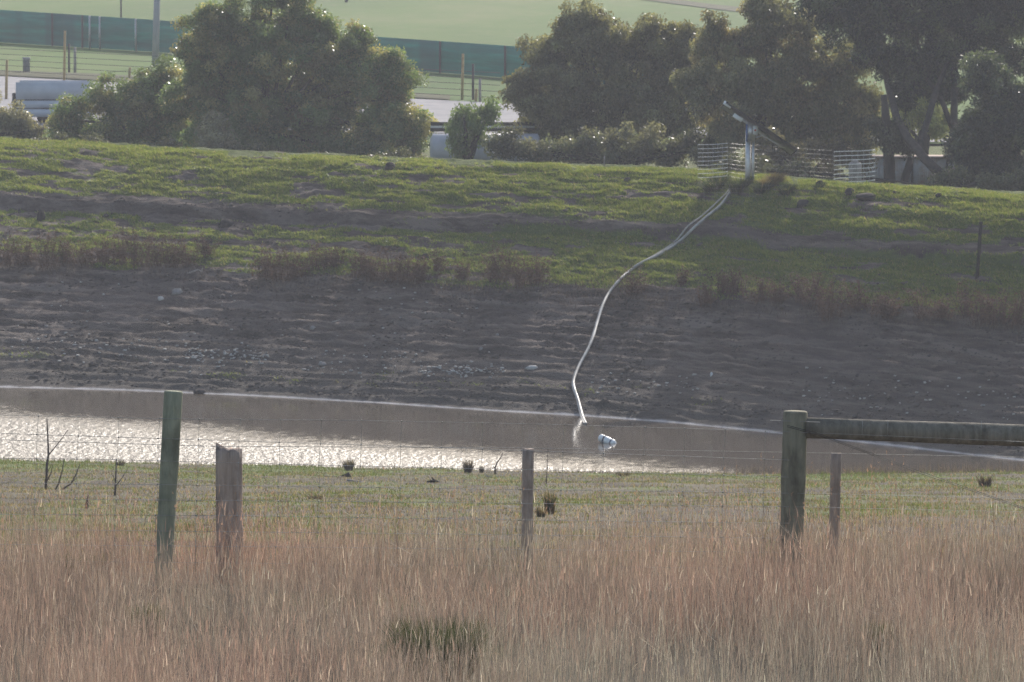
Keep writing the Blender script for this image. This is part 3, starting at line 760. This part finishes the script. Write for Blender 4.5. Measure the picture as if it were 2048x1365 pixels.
WEEDS = [(15, 535, 62, 60), (52, 532, 50, 50), (92, 540, 72, 52), (128, 528, 50, 60), (170, 530, 42, 60), (205, 528, 46, 60), (243, 530, 60, 70), (275, 535, 74, 60), (308, 532, 50, 60), (345, 536, 60, 70), (372, 534, 42, 50), (412, 512, 38, 40),
         (530, 556, 56, 60), (562, 562, 62, 60), (592, 560, 50, 60), (632, 540, 46, 50), (668, 538, 36, 50), (722, 556, 50, 60), (752, 562, 50, 60), (782, 568, 66, 70), (815, 568, 56, 60), (842, 566, 44, 60), (872, 545, 40, 24), (926, 560, 36, 34),
         (985, 562, 46, 50), (1012, 562, 66, 46), (1040, 578, 50, 50), (1074, 570, 62, 46), (1270, 590, 46, 50), (1364, 573, 34, 18), (1412, 612, 34, 40), (1442, 590, 54, 40), (1470, 592, 46, 50), (1520, 606, 44, 60), (1560, 606, 36, 50), (1605, 606, 46, 50), (1634, 616, 70, 60), (1658, 640, 60, 70),
         (1720, 622, 54, 60), (1765, 634, 44, 60), (1782, 640, 34, 30), (1845, 642, 66, 24), (1880, 638, 36, 50), (1932, 636, 60, 40), (1962, 650, 56, 60), (2000, 650, 58, 60), (2036, 655, 66, 50)]
ORD = ['first', 'second', 'third', 'fourth', 'fifth', 'sixth', 'seventh', 'eighth', 'ninth', 'tenth', 'eleventh', 'twelfth', 'thirteenth', 'fourteenth', 'fifteenth', 'sixteenth', 'seventeenth', 'eighteenth', 'nineteenth', 'twentieth',
       'twenty-first', 'twenty-second', 'twenty-third', 'twenty-fourth', 'twenty-fifth', 'twenty-sixth', 'twenty-seventh', 'twenty-eighth']
NLEFT = sum(1 for q in WEEDS if q[0] < 1220)
for i, (px, py, hp, wp) in enumerate(WEEDS):
    g = ground(px, py); k = mpp(g.y)
    mb = MB(); weed_mesh(hp*k*1.3, wp*k*.66, 9 + int(wp*.34), 300+i, mb)
    o = mb.build('dead_weed', M_WEED, color=True); o.location = g
    size = 'narrow' if wp < 36 else 'tall' if hp > 58 else 'low' if hp < 44 else 'bushy'
    if px < 1220:
        j = i; lab = f'{size} dead brown weed clump, {ORD[j]} from the left end of the bank row'
    else:
        lab = f'{size} dead brown weed clump, {ORD[i-NLEFT]} to the right of the pale pipe'
    tag(o, lab, 'weed', 'dead brown weeds along the bank')
def weed_litter():
    mb = MB(); r = random.Random(5)
    n = 9000; x = rng.uniform(-17, 15, n); t = .475 + .035*rng.normal(0, 1, n) + .02*sm(4, 10, x)
    keep = fbm(x*.5, t*9, 201, 3) > .44; x, t = x[keep], t[keep]; n = len(x)
    y = fs(x) + t*(cr(x)-fs(x)); z = gz(x, y, True)
    mb.blades(np.stack([x, y, z], 1), rng.uniform(.03, .22, n), np.full(n, .02), rng.normal(0, .06, (n, 2)), np.array([.13, .095, .08])*rng.uniform(.6, 1.6, (n, 1)))
    tag(mb.build('weed_litter', M_WEED, color=True), 'dry brown stalks and litter along the foot of the bank grass', 'weeds', kind='stuff')
weed_litter()

# ------------------------------------------------------------------ stones, clods, debris on the bank
def rock_mesh(sx, sy, sz, seed, mat, name, loc, rz=0, label=None, cat='stone', group=None):
    r = random.Random(seed); mb = MB(); V = []; nu, nv = 10, 6
    for j in range(nv+1):
        ph = math.pi*j/nv
        for i in range(nu):
            th = 2*math.pi*i/nu; e = 1 + (r.random()-.5)*.28*(0 < j < nv)
            c, s_ = math.cos(rz), math.sin(rz); a, b_ = sx*e*math.sin(ph)*math.cos(th), sy*e*math.sin(ph)*math.sin(th)
            V.append((a*c-b_*s_, a*s_+b_*c, sz*e*math.cos(ph)))
    F = [(j*nu+i, (j+1)*nu+i, (j+1)*nu+(i+1) % nu, j*nu+(i+1) % nu) for j in range(nv) for i in range(nu)]
    mb.add(V, np.array(F)); o = mb.build(name, mat); o.location = loc
    return tag(o, label, cat, group)
M_PALE = worn('pale_stone', (.38, .35, .33), (.58, .55, .52), 6, .9, .2, 0, .4)
for i, (px, py, wp, hp, mt, lb) in enumerate(((355, 586, 26, 14, M_STONE, 'brown slab-like stone on the bare left bank'), (322, 599, 14, 9, M_PALE, 'small round pale stone below the slab-like stone'), (1064, 737, 26, 9, M_PALE, 'flat pale stone lying left of the pipe near the water'),
        (645, 731, 18, 9, M_STONE, 'rounded grey stone above the waterline left of centre'), (962, 699, 9, 7, M_STONE, 'small grey stone on the bare bank left of the pipe'), (1423, 752, 6, 10, M_WHITE, 'tiny white upright shard on the bank right of the pipe'), (626, 657, 14, 8, M_STONE, 'dull grey stone half sunk in the middle of the bank'),
        (995, 672, 8, 6, M_STONE, 'little stone above the flat pale stone'), (207, 591, 6, 4, M_PALE, 'tiny pale pebble left of the slab-like stone'), (93, 655, 8, 5, M_STONE, 'small stone at the far left of the bare bank'), (845, 705, 8, 5, M_STONE, 'small brown stone in the middle of the lower bank'))):
    g = ground(px, py); k = mpp(g.y)
    rock_mesh(wp*k*.5, wp*k*.35, hp*k*.62, i+1, mt, 'bank_stone', g, random.uniform(-.3, .3), lb, 'stone', 'stones on the bare bank')
for i, (px, py, wp, hp, lb) in enumerate(((1608, 412, 30, 18, 'dark soil clod on the grass below the bright mesh panel'), (1700, 388, 20, 14, 'dark clod just under the right mesh panel'), (1735, 396, 50, 14, 'broad dark heap of soil right of the mesh cage'), (1790, 388, 14, 8, 'small dark clod on the crest by the leaning trunk'),
        (1640, 372, 18, 14, 'dark lump of soil left of the bright mesh panel'), (452, 452, 34, 18, 'dark soil lump in the bare band on the left bank'), (780, 338, 22, 16, 'dark clod on the crest left of centre'), (875, 342, 16, 8, 'low clod on the crest left of the pale stake'), (850, 517, 16, 14, 'black clod just above the row of weeds'),
        (82, 440, 18, 30, 'dark upright tuft of soil on the eroded step at far left'), (212, 437, 16, 10, 'dark lump on the eroded step at left'), (400, 785, 30, 10, 'dark lump of mud on the far waterline right of the round green post'), (1255, 362, 16, 10, 'small dark clod on the crest left of the pump tussocks'), (1878, 392, 14, 8, 'small clod on the crest at the right'))):
    g = ground(px, py); k = mpp(g.y)
    rock_mesh(wp*k*.5, wp*k*.45, hp*k*.7, 50+i, M_CLOD, 'soil_clod', g, random.uniform(-.5, .5), lb, 'clod', 'dark soil clods on the bank')
def mud_clods():
    mb = MB(); n = 15000
    x = rng.uniform(-16.5, 14, n); t = rng.uniform(.02, .8, n); keep = (fbm(x*.6, t*14, 211, 4) > .47) & ((t < .5) | (rng.random(n) < .3)); x, t = x[keep], t[keep]; n = len(x)
    y = fs(x) + t*(cr(x)-fs(x)); z = gz(x, y, True); r_ = rng.uniform(.015, .05, n)*(1 + 1.2*(rng.random(n) < .06))
    O = np.array([(1, 0, 0), (.2, 1, 0), (-1, .1, 0), (-.1, -1, 0), (.1, 0, .8), (0, 0, -.5)])
    V = O[None]*r_[:, None, None]*np.array([1.5, 1, 1])*rng.uniform(.6, 1.4, (n, 6, 1)) + np.stack([x, y, z], 1)[:, None]
    F = np.array([(0, 1, 4), (1, 2, 4), (2, 3, 4), (3, 0, 4), (1, 0, 5), (2, 1, 5), (3, 2, 5), (0, 3, 5)])
    mb.add(V.reshape(-1, 3), (F[None] + (np.arange(n)*6)[:, None, None]).reshape(-1, 3))
    tag(mb.build('mud_clods', worn('mud_clod', (.05, .04, .036), (.15, .125, .11), 3, .95, .1)), 'small clods of trampled mud over the bare bank', 'clods', kind='stuff')
mud_clods()
def rubble():
    mb = MB(); r = random.Random(9)
    for (px0, px1, py, sp, n) in ((370, 540, 712, 9, 130), (840, 1010, 744, 6, 110), (600, 860, 730, 14, 60), (200, 400, 700, 14, 40), (1180, 1400, 770, 14, 40), (1600, 2040, 800, 30, 70), (0, 200, 690, 20, 40), (100, 1000, 650, 60, 90)):
        for _ in range(n):
            g = ground(r.uniform(px0, px1), py + r.gauss(0, sp)); s_ = r.uniform(.015, .05)
            mb.box(g + Vector((0, 0, s_*.2)), (s_*r.uniform(1, 2.4), s_*1.3, s_*.7), Matrix.Rotation(r.uniform(0, 3), 3, 'Z') @ Matrix.Rotation(r.uniform(-.4, .4), 3, 'X'))
    tag(mb.build('shell_rubble', M_PALE), 'pale pebbles and broken shell scattered over the lower bank', 'pebbles', kind='stuff')
rubble()
for (ps, lb) in (([[(375, 548), (395, 540), (412, 545)], [(400, 548), (406, 536)], [(415, 545), (425, 538)], [(430, 548), (437, 541)]], 'heap of pale broken sticks below the left weeds'), ([[(490, 538), (495, 527)], [(500, 537), (504, 526)], [(505, 541), (510, 533)]], 'small bundle of white sticks right of the stick heap'),
                 ([[(660, 647), (680, 640)]], 'single pale stick lying on the middle of the bank'), ([[(905, 562), (908, 552)]], 'short pale stick standing among the weeds left of the pipe')):
    g = ground(*ps[0][0]); branchy('bank_sticks', g, [(s_, .03) for s_ in ps], M_STICK, lb, 'sticks', 'pale sticks on the bank')

# ------------------------------------------------------------------ trees behind the bank
def crown_mesh(mb, blobs, Y, base_col, seed, dens=1.0, leaf=(.13, .055), droop=.5, hi=None, spread=1.0):
    r = np.random.default_rng(seed); k = mpp(Y)
    for bl in blobs:
        px, py, rx, ry = bl[:4]; dy = bl[4] if len(bl) > 4 else r.uniform(-.5, .5)
        c = np.array(at(px, py, Y+dy)); rad = np.array([rx*k, max(.5, (rx+ry)/2*k*.9), ry*k])
        area = rad[0]*rad[2]*math.pi
        nc = max(8, int(area*26*dens))
        ns_ = max(7, int(6 + area*1.7)); us = r.normal(0, 1, (ns_, 3)); us /= np.linalg.norm(us, axis=1)[:, None]
        lc = c + us*rad*r.uniform(.55, .86, ns_)[:, None]; lr = rad.min()*r.uniform(.24, .52, ns_)
        li = r.integers(0, ns_, nc); u = r.normal(0, 1, (nc, 3)); u[:, 2] += .45; u /= np.linalg.norm(u, axis=1)[:, None]
        cc = lc[li] + u*(lr[li]*r.uniform(.7, 1.1, nc))[:, None]
        inner = r.random(nc) < .34
        cc = np.where(inner[:, None], c + u*rad*r.uniform(.05, .6, nc)[:, None], cc)
        cr_ = r.uniform(.16, .40, nc)*spread
        nl = np.maximum(20, (cr_**2*1500*(.6+.8*r.random(nc))).astype(int))
        idx = np.repeat(np.arange(nc), nl); N = len(idx)
        q = r.normal(0, 1, (N, 3)); q /= np.linalg.norm(q, axis=1)[:, None]
        q *= (cr_[idx]*r.random(N)**.45)[:, None]*np.array([1.1, 1.1, .8])
        P = cc[idx] + q
        d = r.normal(0, 1, (N, 3)); d[:, 2] -= droop*1.6; d /= np.linalg.norm(d, axis=1)[:, None]
        s_ = np.cross(d, r.normal(0, 1, (N, 3))); s_ /= np.linalg.norm(s_, axis=1)[:, None]
        L = leaf[0]*r.uniform(.6, 1.3, N)[:, None]; W = leaf[1]*r.uniform(.7, 1.3, N)[:, None]
        V = np.stack([P, P+d*L*.45+s_*W/2, P+d*L, P+d*L*.45-s_*W/2], 1).reshape(-1, 3)
        cl = ((.7+.6*r.random(ns_))[li]*(.8+.4*r.random(nc)))[idx][:, None]
        base = np.array(base_col)[None]
        if hi is not None: base = np.where((r.random(nc) < .3)[idx][:, None], np.array(hi)[None], base)
        col = 1.95*base*cl*(.8+.4*r.random((N, 1)))
        i = np.arange(N)*4
        mb.add(V, np.stack([i, i+1, i+2, i+3], 1), np.repeat(col, 4, 0))
def tree(blobs, Y, label, col, seed, trunk=None, group='trees behind the dam bank', name='tree', foot=None, **kw):
    px = foot if foot is not None else sum(b_[0]*b_[2] for b_ in blobs)/sum(b_[2] for b_ in blobs)
    x = (px-1024)*mpp(Y); base = Vector((x, Y, float(gz(np.array([x]), np.array([Y]))[0])))
    t = empty(name, base, label, 'tree' if 'tree' in name else 'shrub', group)
    mb = MB(); r = random.Random(seed)
    if trunk is None:
        trunk = []
        top = max(blobs, key=lambda b_: b_[2]*b_[3])
        tp = at(top[0], top[1]+top[3]*.3, Y)
        trunk.append(([base - Vector((0, 0, .4)), base.lerp(tp, .5) + Vector((r.uniform(-.2, .2), 0, 0)), tp], [.2, .15, .07]))
        for b_ in blobs:
            q = at(b_[0], b_[1], Y + (b_[4] if len(b_) > 4 else 0)); s_ = base.lerp(tp, r.uniform(.3, .7))
            trunk.append(([s_, s_.lerp(q, .5) + Vector((0, 0, r.uniform(-.1, .25))), q], [.09, .06, .025]))
    for pts, rad in trunk: mb.tube(pts, rad, 7, wob=.25)
    mb.build('trunk', M_BARK, t, loc=base)
    mb = MB(); crown_mesh(mb, blobs, Y, col, seed, **kw); mb.build('crown', M_LEAF, t, color=True, loc=base)
    return t
OLIVE, DARK, GREY = (.078, .108, .045), (.042, .052, .03), (.12, .115, .075)
_cp = [(q[0], level_pt(q[0], q[1], CREST)[1]) for q in ((0, 289), (300, 305), (700, 324), (1024, 337), (1400, 350), (1700, 376), (2048, 400))]
def ty(px, off=20): return float(np.interp(px, [q[0] for q in _cp], [q[1] for q in _cp])) + off
tree([(452, 62, 92, 70), (575, 52, 85, 62), (520, 150, 160, 90), (690, 140, 100, 62), (770, 160, 58, 60), (640, 235, 150, 80), (790, 265, 66, 62), (420, 190, 85, 85), (545, -22, 80, 40), (395, 105, 42, 60), (560, 295, 190, 55), (740, 300, 115, 50), (460, 300, 120, 50), (640, 60, 30, 50), (790, 200, 70, 64), (832, 262, 42, 56), (492, 236, 66, 56), (700, 90, 60, 40)],
     ty(560), 'large rounded olive green tree behind the left of the bank', OLIVE, 11, hi=(.16, .15, .07), foot=560)
tree([(285, 205, 70, 48), (225, 210, 66, 52), (310, 175, 50, 40), (135, 238, 42, 48), (325, 160, 38, 38), (340, 240, 90, 70), (200, 275, 110, 36), (320, 285, 110, 34)], ty(240, 19), 'lower spreading olive bush joined to the left side of the large tree', OLIVE, 12, hi=(.16, .15, .07), name='bushy_tree')
tree([(12, 250, 40, 42), (58, 262, 40, 36), (-40, 240, 50, 60)], ty(20, 18), 'pale grey green shrub at the far left behind the bank', GREY, 13, name='shrub', group='shrubs behind the dam bank', hi=(.16, .155, .11))
tree([(430, 262, 36, 42), (440, 290, 44, 30)], ty(430, 14), 'small pale grey shrub in front of the large left tree', (.12, .115, .08), 14, name='shrub', group='shrubs behind the dam bank', hi=(.18, .17, .13), dens=.8)
tree([(1100, 118, 66, 56), (1170, 75, 52, 60), (1140, 34, 20, 26), (1176, 24, 18, 26), (1120, 70, 26, 34), (1225, 92, 44, 46), (1300, 62, 28, 32), (1352, 84, 38, 42), (1396, 96, 44, 50), (1278, 88, 52, 56), (1345, 120, 62, 62), (1390, 150, 50, 60), (1375, 225, 60, 50), (1058, 172, 46, 60), (1150, 190, 105, 66), (1285, 185, 100, 70), (1090, 232, 60, 34), (1230, 255, 90, 60), (1100, 270, 60, 40), (1170, 280, 80, 44), (1300, 280, 80, 46), (1330, 240, 60, 46), (1150, 262, 60, 40), (1215, 120, 30, 40)],
     ty(1190, 21), 'wide feathery dark olive tree in the centre behind the bank', (.09, .088, .045), 15, hi=(.125, .125, .07), foot=1190, droop=.9)
tree([(1540, 50, 80, 52), (1460, 105, 78, 56), (1605, 115, 90, 66), (1500, 175, 115, 72), (1685, 165, 66, 80), (1625, 235, 110, 56), (1730, 220, 38, 52), (1400, 180, 62, 70), (1430, 60, 40, 40), (1480, 265, 90, 60), (1700, 265, 60, 60), (1590, 290, 90, 50), (1520, 10, 40, 24)],
     ty(1580, 19), 'wide brownish olive tree rising behind the solar panel', (.088, .09, .048), 16, hi=(.14, .122, .07), foot=1600, droop=.9)
tree([(928, 236, 30, 30), (925, 285, 26, 36), (985, 222, 18, 34), (960, 262, 22, 30)], ty(940, 13), 'thin drooping tree in the gap in front of the pale tank', OLIVE, 17, name='small_tree', droop=1.1, dens=.8)
tree([(1020, 295, 50, 36), (1090, 300, 60, 40), (1240, 300, 70, 44), (1330, 298, 60, 50), (1420, 300, 60, 46), (1170, 305, 50, 36)], ty(1200, 13), 'low brown scrubby bushes under the central tree', (.06, .068, .042), 18, name='low_shrub', group='shrubs behind the dam bank', dens=.7, hi=(.085, .085, .055))
tree([(1560, 310, 60, 34), (1650, 315, 60, 34), (1720, 318, 40, 26)], ty(1640, 13), 'dark low bushes behind the mesh cage', (.06, .055, .036), 28, name='low_shrub', group='shrubs behind the dam bank', dens=.7)
yb = ty(1900, 22)
def w(px, py, dy=0): return at(px, py, yb+dy)
TR = [([w(1925, 400, -9), w(1895, 360, -9), w(1850, 318, -8), w(1815, 275, -6), w(1793, 235, -4), w(1775, 170), w(1760, 90)], [.19, .17, .15, .14, .13, .11, .08]),
      ([w(1838, 300, -7), w(1870, 190, -2), w(1905, 100)], [.11, .1, .06]), ([w(1906, 262, -2), w(1885, 205, -2), w(1850, 150), w(1830, 60)], [.09, .09, .08, .06]), ([w(1915, 300, -3), w(1908, 240, -2), w(1910, 130), w(1940, 60)], [.13, .12, .11, .08]), ([w(1920, 390, -9), w(1917, 320, -7), w(1908, 250, -3)], [.12, .11, .1])]
tree([(1690, 15, 110, 62), (1800, 42, 110, 70), (1935, 22, 130, 90), (1880, 115, 90, 48), (1990, 105, 80, 70), (1780, 125, 50, 44), (1730, 90, 50, 50), (1855, 150, 60, 50), (1905, 185, 44, 44), (1812, 185, 36, 40), (1850, -50, 220, 60), (2080, 0, 90, 110)], yb,
     'tall dark tree with a leaning forked trunk at the right', (.022, .031, .024), 19, trunk=TR, foot=1915, hi=(.045, .06, .032))
tree([(90, 292, 60, 24), (200, 300, 70, 24), (330, 308, 70, 22), (500, 316, 80, 24), (640, 322, 80, 22), (790, 328, 80, 26)], ty(430, 12), 'low dark scrub along the foot of the large left tree', (.05, .055, .033), 31, name='low_shrub', group='shrubs behind the dam bank', dens=.8, hi=(.09, .085, .05))
tree([(1480, 335, 70, 24), (1600, 345, 70, 24), (1900, 368, 60, 26), (2020, 375, 70, 28)], ty(1750, 9), 'low dark scrub along the crest behind the mesh cage and the right trees', (.05, .055, .033), 32, name='low_shrub', group='shrubs behind the dam bank', dens=.8)
tree([(1985, 165, 66, 60), (1965, 265, 76, 80), (2045, 230, 80, 110), (1995, 345, 80, 40), (1925, 320, 28, 50)], ty(1980, 15), 'dense dark green bushy tree at the right edge of the bank', (.026, .036, .026), 20, name='bushy_tree', hi=(.045, .058, .032))
tk = ty(1780, 15)
tree([(1772, 262, 34, 40), (1800, 285, 40, 24)], tk, 'straight dark trunked tree between the mesh cage and the leaning trunk', (.05, .055, .033), 21, trunk=[([at(1780, 392, tk), at(1779, 330, tk), at(1774, 250, tk), at(1768, 190, tk)], [.2, .18, .15, .1]), ([at(1802, 392, tk), at(1812, 350, tk), at(1822, 315, tk)], [.13, .12, .1])], foot=1780, name='small_tree', droop=1)
tree([(1838, 215, 46, 50), (1860, 178, 24, 26), (1812, 255, 34, 34), (1880, 245, 30, 40)], ty(1840, 34), 'sunlit yellow green shrub seen behind the leaning trunk', (.17, .18, .075), 22, name='shrub', group='shrubs behind the dam bank')

# ------------------------------------------------------------------ beyond the trees: fences, poles, tank, sheds
def on_plain(px, py, z=4.8):
    x, y = level_pt(px, py, z); return Vector((x, y, float(gz(np.array([x]), np.array([y]))[0])))
def mat_cloth():
    m = NT('green_shade_cloth'); o = m.pos(); n = m.noise(m.mapv(o, (.35, .1, 3.0)), 1, 5, .6); n2 = m.noise(m.mapv(o, (.3, 0, .0)), 1, 1, .5)
    c = m.ramp(n, [(.3, (.001, .10, .08)), (.55, (.001, .17, .125)), (.75, (.002, .27, .185))])
    c = m.mix(m.ramp(n2, [(.5, 0), (.54, .6)]), c, (.004, .075, .075))
    m.base(c, .7, .3); m.bump(n, .5, .05); return m.m
cloth_fence = empty('shade_cloth_fence', (0, 0, 0), 'long fence hung with dark green shade cloth at the foot of the field', 'fence')
BT = [(-500, 52, -14), (0, 86, 20), (305, 105, 40), (740, 136, 73), (1015, 157, 92), (1400, 186, 121)]
mb = MB(); nseg = 90; V = []
for i in range(nseg+1):
    px = -500 + 1900*i/nseg; pb = np.interp(px, [q[0] for q in BT], [q[1] for q in BT]); pt_ = np.interp(px, [q[0] for q in BT], [q[2] for q in BT])
    g = on_plain(px, pb); k = mpp(g.y); bow = .06*math.sin(i*1.1)
    for dz, dy in ((.02, 0), ((pb-pt_)*k*.5, -bow), ((pb-pt_)*k, 0)): V.append((g.x, g.y+dy, g.z+dz))
    for dz, dy in ((.02, .04), ((pb-pt_)*k*.5, -bow+.04), ((pb-pt_)*k, .04)): V.append((g.x, g.y+dy, g.z+dz))
F = []
for i in range(nseg):
    a, b_ = i*6, i*6+6
    F += [(a, b_, b_+1, a+1), (a+1, b_+1, b_+2, a+2), (a+3, a+4, b_+4, b_+3), (a+4, a+5, b_+5, b_+4), (a+2, b_+2, b_+5, a+5)]
mb.add(V, np.array(F)); mb.build('shade_cloth', mat_cloth(), cloth_fence)
for px in (-60, 105, 165, 180, 200, 272, 420, 560, 700, 880, 1010):
    pb = np.interp(px, [q[0] for q in BT], [q[1] for q in BT]); pt_ = np.interp(px, [q[0] for q in BT], [q[2] for q in BT])
    g = on_plain(px, pb) + Vector((0, -.14, 0)); k = mpp(g.y)
    mb = MB(); mb.tube([g - Vector((0, 0, .2)), g + Vector((0, 0, (pb-pt_)*k))], .05, 6); mb.build('post', M_GALV if px in (180, 200, 272) else M_STEEL, cloth_fence)
mb = MB(); g0, g1 = on_plain(258, 101), on_plain(305, 104); mb.tube([g0 + Vector((0, -.25, .8)), g1 + Vector((0, -.25, .78))], .06, 6); mb.build('gate_rail', M_GALV, cloth_fence)
# second stock fence with netting nearer the road
stock = empty('stock_fence', (0, 0, 0), 'thin wire stock fence with yellow timber stakes along the road', 'fence')
def upright(px, pt_, pb, r, mat, name, parent=None, lb=None, cat=None, lean=0):
    g = on_plain(px, pb); q = at(px+lean, pt_, g.y); mb = MB(); mb.tube([g - Vector((0, 0, .2)), g.lerp(q, .5), q], [r, r*.95, r*.9], 8)
    o = mb.build(name, mat, parent, loc=None if parent else g)
    if lb: tag(o, lb, cat)
    return o
for (px, pt_, pb) in ((12, 120, 200), (128, 62, 165), (258, 135, 158), (924, 108, 200), (951, 178, 205), (-150, 100, 180), (420, 90, 175), (640, 100, 188)): upright(px, pt_, pb, .06, M_STAKE, 'stake', stock, lean=2)
for (px, pt_, pb) in ((138, 88, 146), (946, 128, 200)): upright(px, pt_, pb, .055, M_STEEL, 'picket', stock)
upright(150, 95, 146, .07, M_STICK, 'post', stock); upright(960, 158, 205, .06, M_STICK, 'post', stock)
mb = MB()
for f in (0, .25, .5, .75, 1):
    pts = []
    for px in range(-300, 1100, 100):
        g = on_plain(px, 148 + px*.055); pts.append(g + Vector((0, 0, .15 + 1.05*f)))
    mb.tube(pts, .012, 4, caps=False)
mb.build('line_wires', M_STEEL, stock)
upright(310, -60, 134, .17, worn('pole_paint', (.26, .26, .29), (.36, .36, .4), 2, .6, .3), 'light_pole', None, 'tall pale grey pole standing between the left trees and the green fence', 'pole', lean=6)
upright(242, -40, 50, .055, M_STEEL, 'thin_pole', None, 'thin dark pole rising from the field behind the green fence', 'pole')
g = on_plain(53, 146); mb = MB(); hh = 31*mpp(g.y); mb.tube([(0, 0, -.1), (0, 0, hh*.85), (0, 0, hh*.9), (0, 0, hh)], [.17, .17, .19, .19], 12)
o = mb.build('concrete_bollard', worn('grey_concrete', (.2, .2, .21), (.33, .33, .34), 5, .9, .2)); o.location = g; tag(o, 'short grey round post with a pale cap beside the road at far left', 'bollard')
g = on_plain(693, 12); mb = MB(); mb.tube([(0, 0, -.1), (0, 0, .5), (.03, 0, .62)], [.11, .13, .05], 7); o = mb.build('field_stump', M_CHAR); o.location = g; tag(o, 'tiny dark stump standing alone in the far green field', 'stump')
M_PALESTEEL = worn('pale_blue_sheet', (.42, .44, .50), (.56, .57, .62), 1.2, .6, .3)
g = at(110, 240, 222); g.z = 4.8; k = mpp(222.)
sh = empty('trailer', g, 'pale blue grey slatted stock trailer standing on the road at the left', 'trailer')
for j, (z0, z1) in enumerate(((.25, .55), (.6, .88), (.93, 1.6))):
    for sy in (-.9, .9):
        mb = MB(); mb.box((0, sy, (z0+z1)/2), (148*k, .06, z1-z0)); mb.build('side_board', M_PALESTEEL, sh)
mb = MB(); mb.box((0, 0, .95), (146*k, 1.5, .12)); mb.box((-70*k, 0, .8), (.08, 1.6, 1.2)); mb.box((70*k, 0, .8), (.08, 1.6, 1.2)); mb.build('inner_frame', M_STEEL, sh)
mb = MB(); mb.box((-79*k, 0, .8), (.16, 1.0, .7)); mb.build('spare_box', M_STEEL, sh)
for sx in (-.35, .35):
    for sy in (-.75, .75):
        mb = MB(); mb.tube([(sx, sy-.09, .28), (sx, sy+.09, .28)], .3, 16); mb.build('wheel', M_CHAR, sh)
# pale tank lying in the gap
g = Vector(((965-1024)*mpp(190.), 190., float(gz(np.array([-1.1]), np.array([190.]))[0]))); tank = empty('storage_tank', g, 'pale grey cylindrical tank lying in the gap between the trees', 'tank')
k = mpp(190.); rt = .55
mb = MB(); mb.tube([(-105*k, 0, rt+.05), (-100*k, 0, rt+.05), (-99*k, 0, rt+.05), (110*k, 0, rt+.05), (114*k, 0, rt+.05)], [rt*.7, rt*.95, rt, rt, rt*.8], 28); mb.build('tank_body', worn('pale_tank_steel', (.36, .35, .38), (.48, .47, .5), 2, .45, .4), tank, smooth=True)
mb = MB(); mb.box((0, 1.2, 1.22), (210*k, .08, .12)); mb.box((0, 1.2, 1.42), (210*k, .08, .12)); mb.build('guard_rail', M_STEEL, tank)
mb = MB(); mb.box((0, 1.2, 1.32), (210*k, .05, .1)); mb.build('white_rail', M_WHITE, tank)
# rusty pale shed wall behind the leaning trunk, white container behind the cage
ys = ty(1835, 20)
g = Vector(((1835-1024)*mpp(ys), ys, float(gz(np.array([12.]), np.array([ys]))[0]))); k = mpp(ys); shed = empty('tin_shed', g, 'low pale tin shed with rusty patches behind the leaning trunk', 'shed')
def mat_tin():
    m = NT('rusty_tin'); n = m.noise(m.obj(), 1.3, 6, .7); m.base(m.ramp(n, [(.45, (.50, .49, .50)), (.56, (.44, .38, .34)), (.66, (.30, .17, .11))]), .6, .3); return m.m
mb = MB(); nb = 60; wd = 230*k
for i in range(nb): mb.box((-wd/2 + wd*(i+.5)/nb, .02*(i % 2), .45), (wd/nb, 1.2, .9))
mb.build('wall', mat_tin(), shed)
mb = MB(); mb.box((0, 0, .93), (wd+.1, 1.4, .04)); mb.build('roof', worn('rusty_roof', (.16, .1, .075), (.3, .25, .23), 2, .8, .2), shed)
for x_ in (-.2, .9):
    mb = MB(); mb.box((x_, -.64, .45), (.07, .05, .9)); mb.build('door_frame', M_CHAR, shed)
yc = ty(1711, 5); g = Vector(((1711-1024)*mpp(yc), yc, float(gz(np.array([(1711-1024)*mpp(yc)]), np.array([yc]))[0]))); k = mpp(yc)
mb = MB(); mb.tube([(0, 0, 0), (0, 0, .03), (0, 0, .55), (0, 0, .62), (0, 0, .64), (0, 0, .7)], [.17, .19, .19, .15, .08, .08], 18); o = mb.build('grey_drum', M_STONE, smooth=True); o.location = g; tag(o, 'pale grey drum standing behind the bright mesh panel', 'drum')

# ------------------------------------------------------------------ haze: the air over the paddocks
if HAZE:
    m = bpy.data.materials.new('haze_air'); m.use_nodes = True; t = m.node_tree; t.nodes.clear()
    out = t.nodes.new('ShaderNodeOutputMaterial'); v = t.nodes.new('ShaderNodeVolumePrincipled'); v.inputs['Density'].default_value = HAZE
    v.inputs['Color'].default_value = (.80, .84, .97, 1); v.inputs['Anisotropy'].default_value = .3
    t.links.new(v.outputs[0], out.inputs['Volume'])
    mb = MB(); mb.box((0, 1490, 39), (3400, 3120, 86)); o = mb.build('haze', m); o['kind'] = 'stuff'; o['label'] = 'pale thin haze in the air'
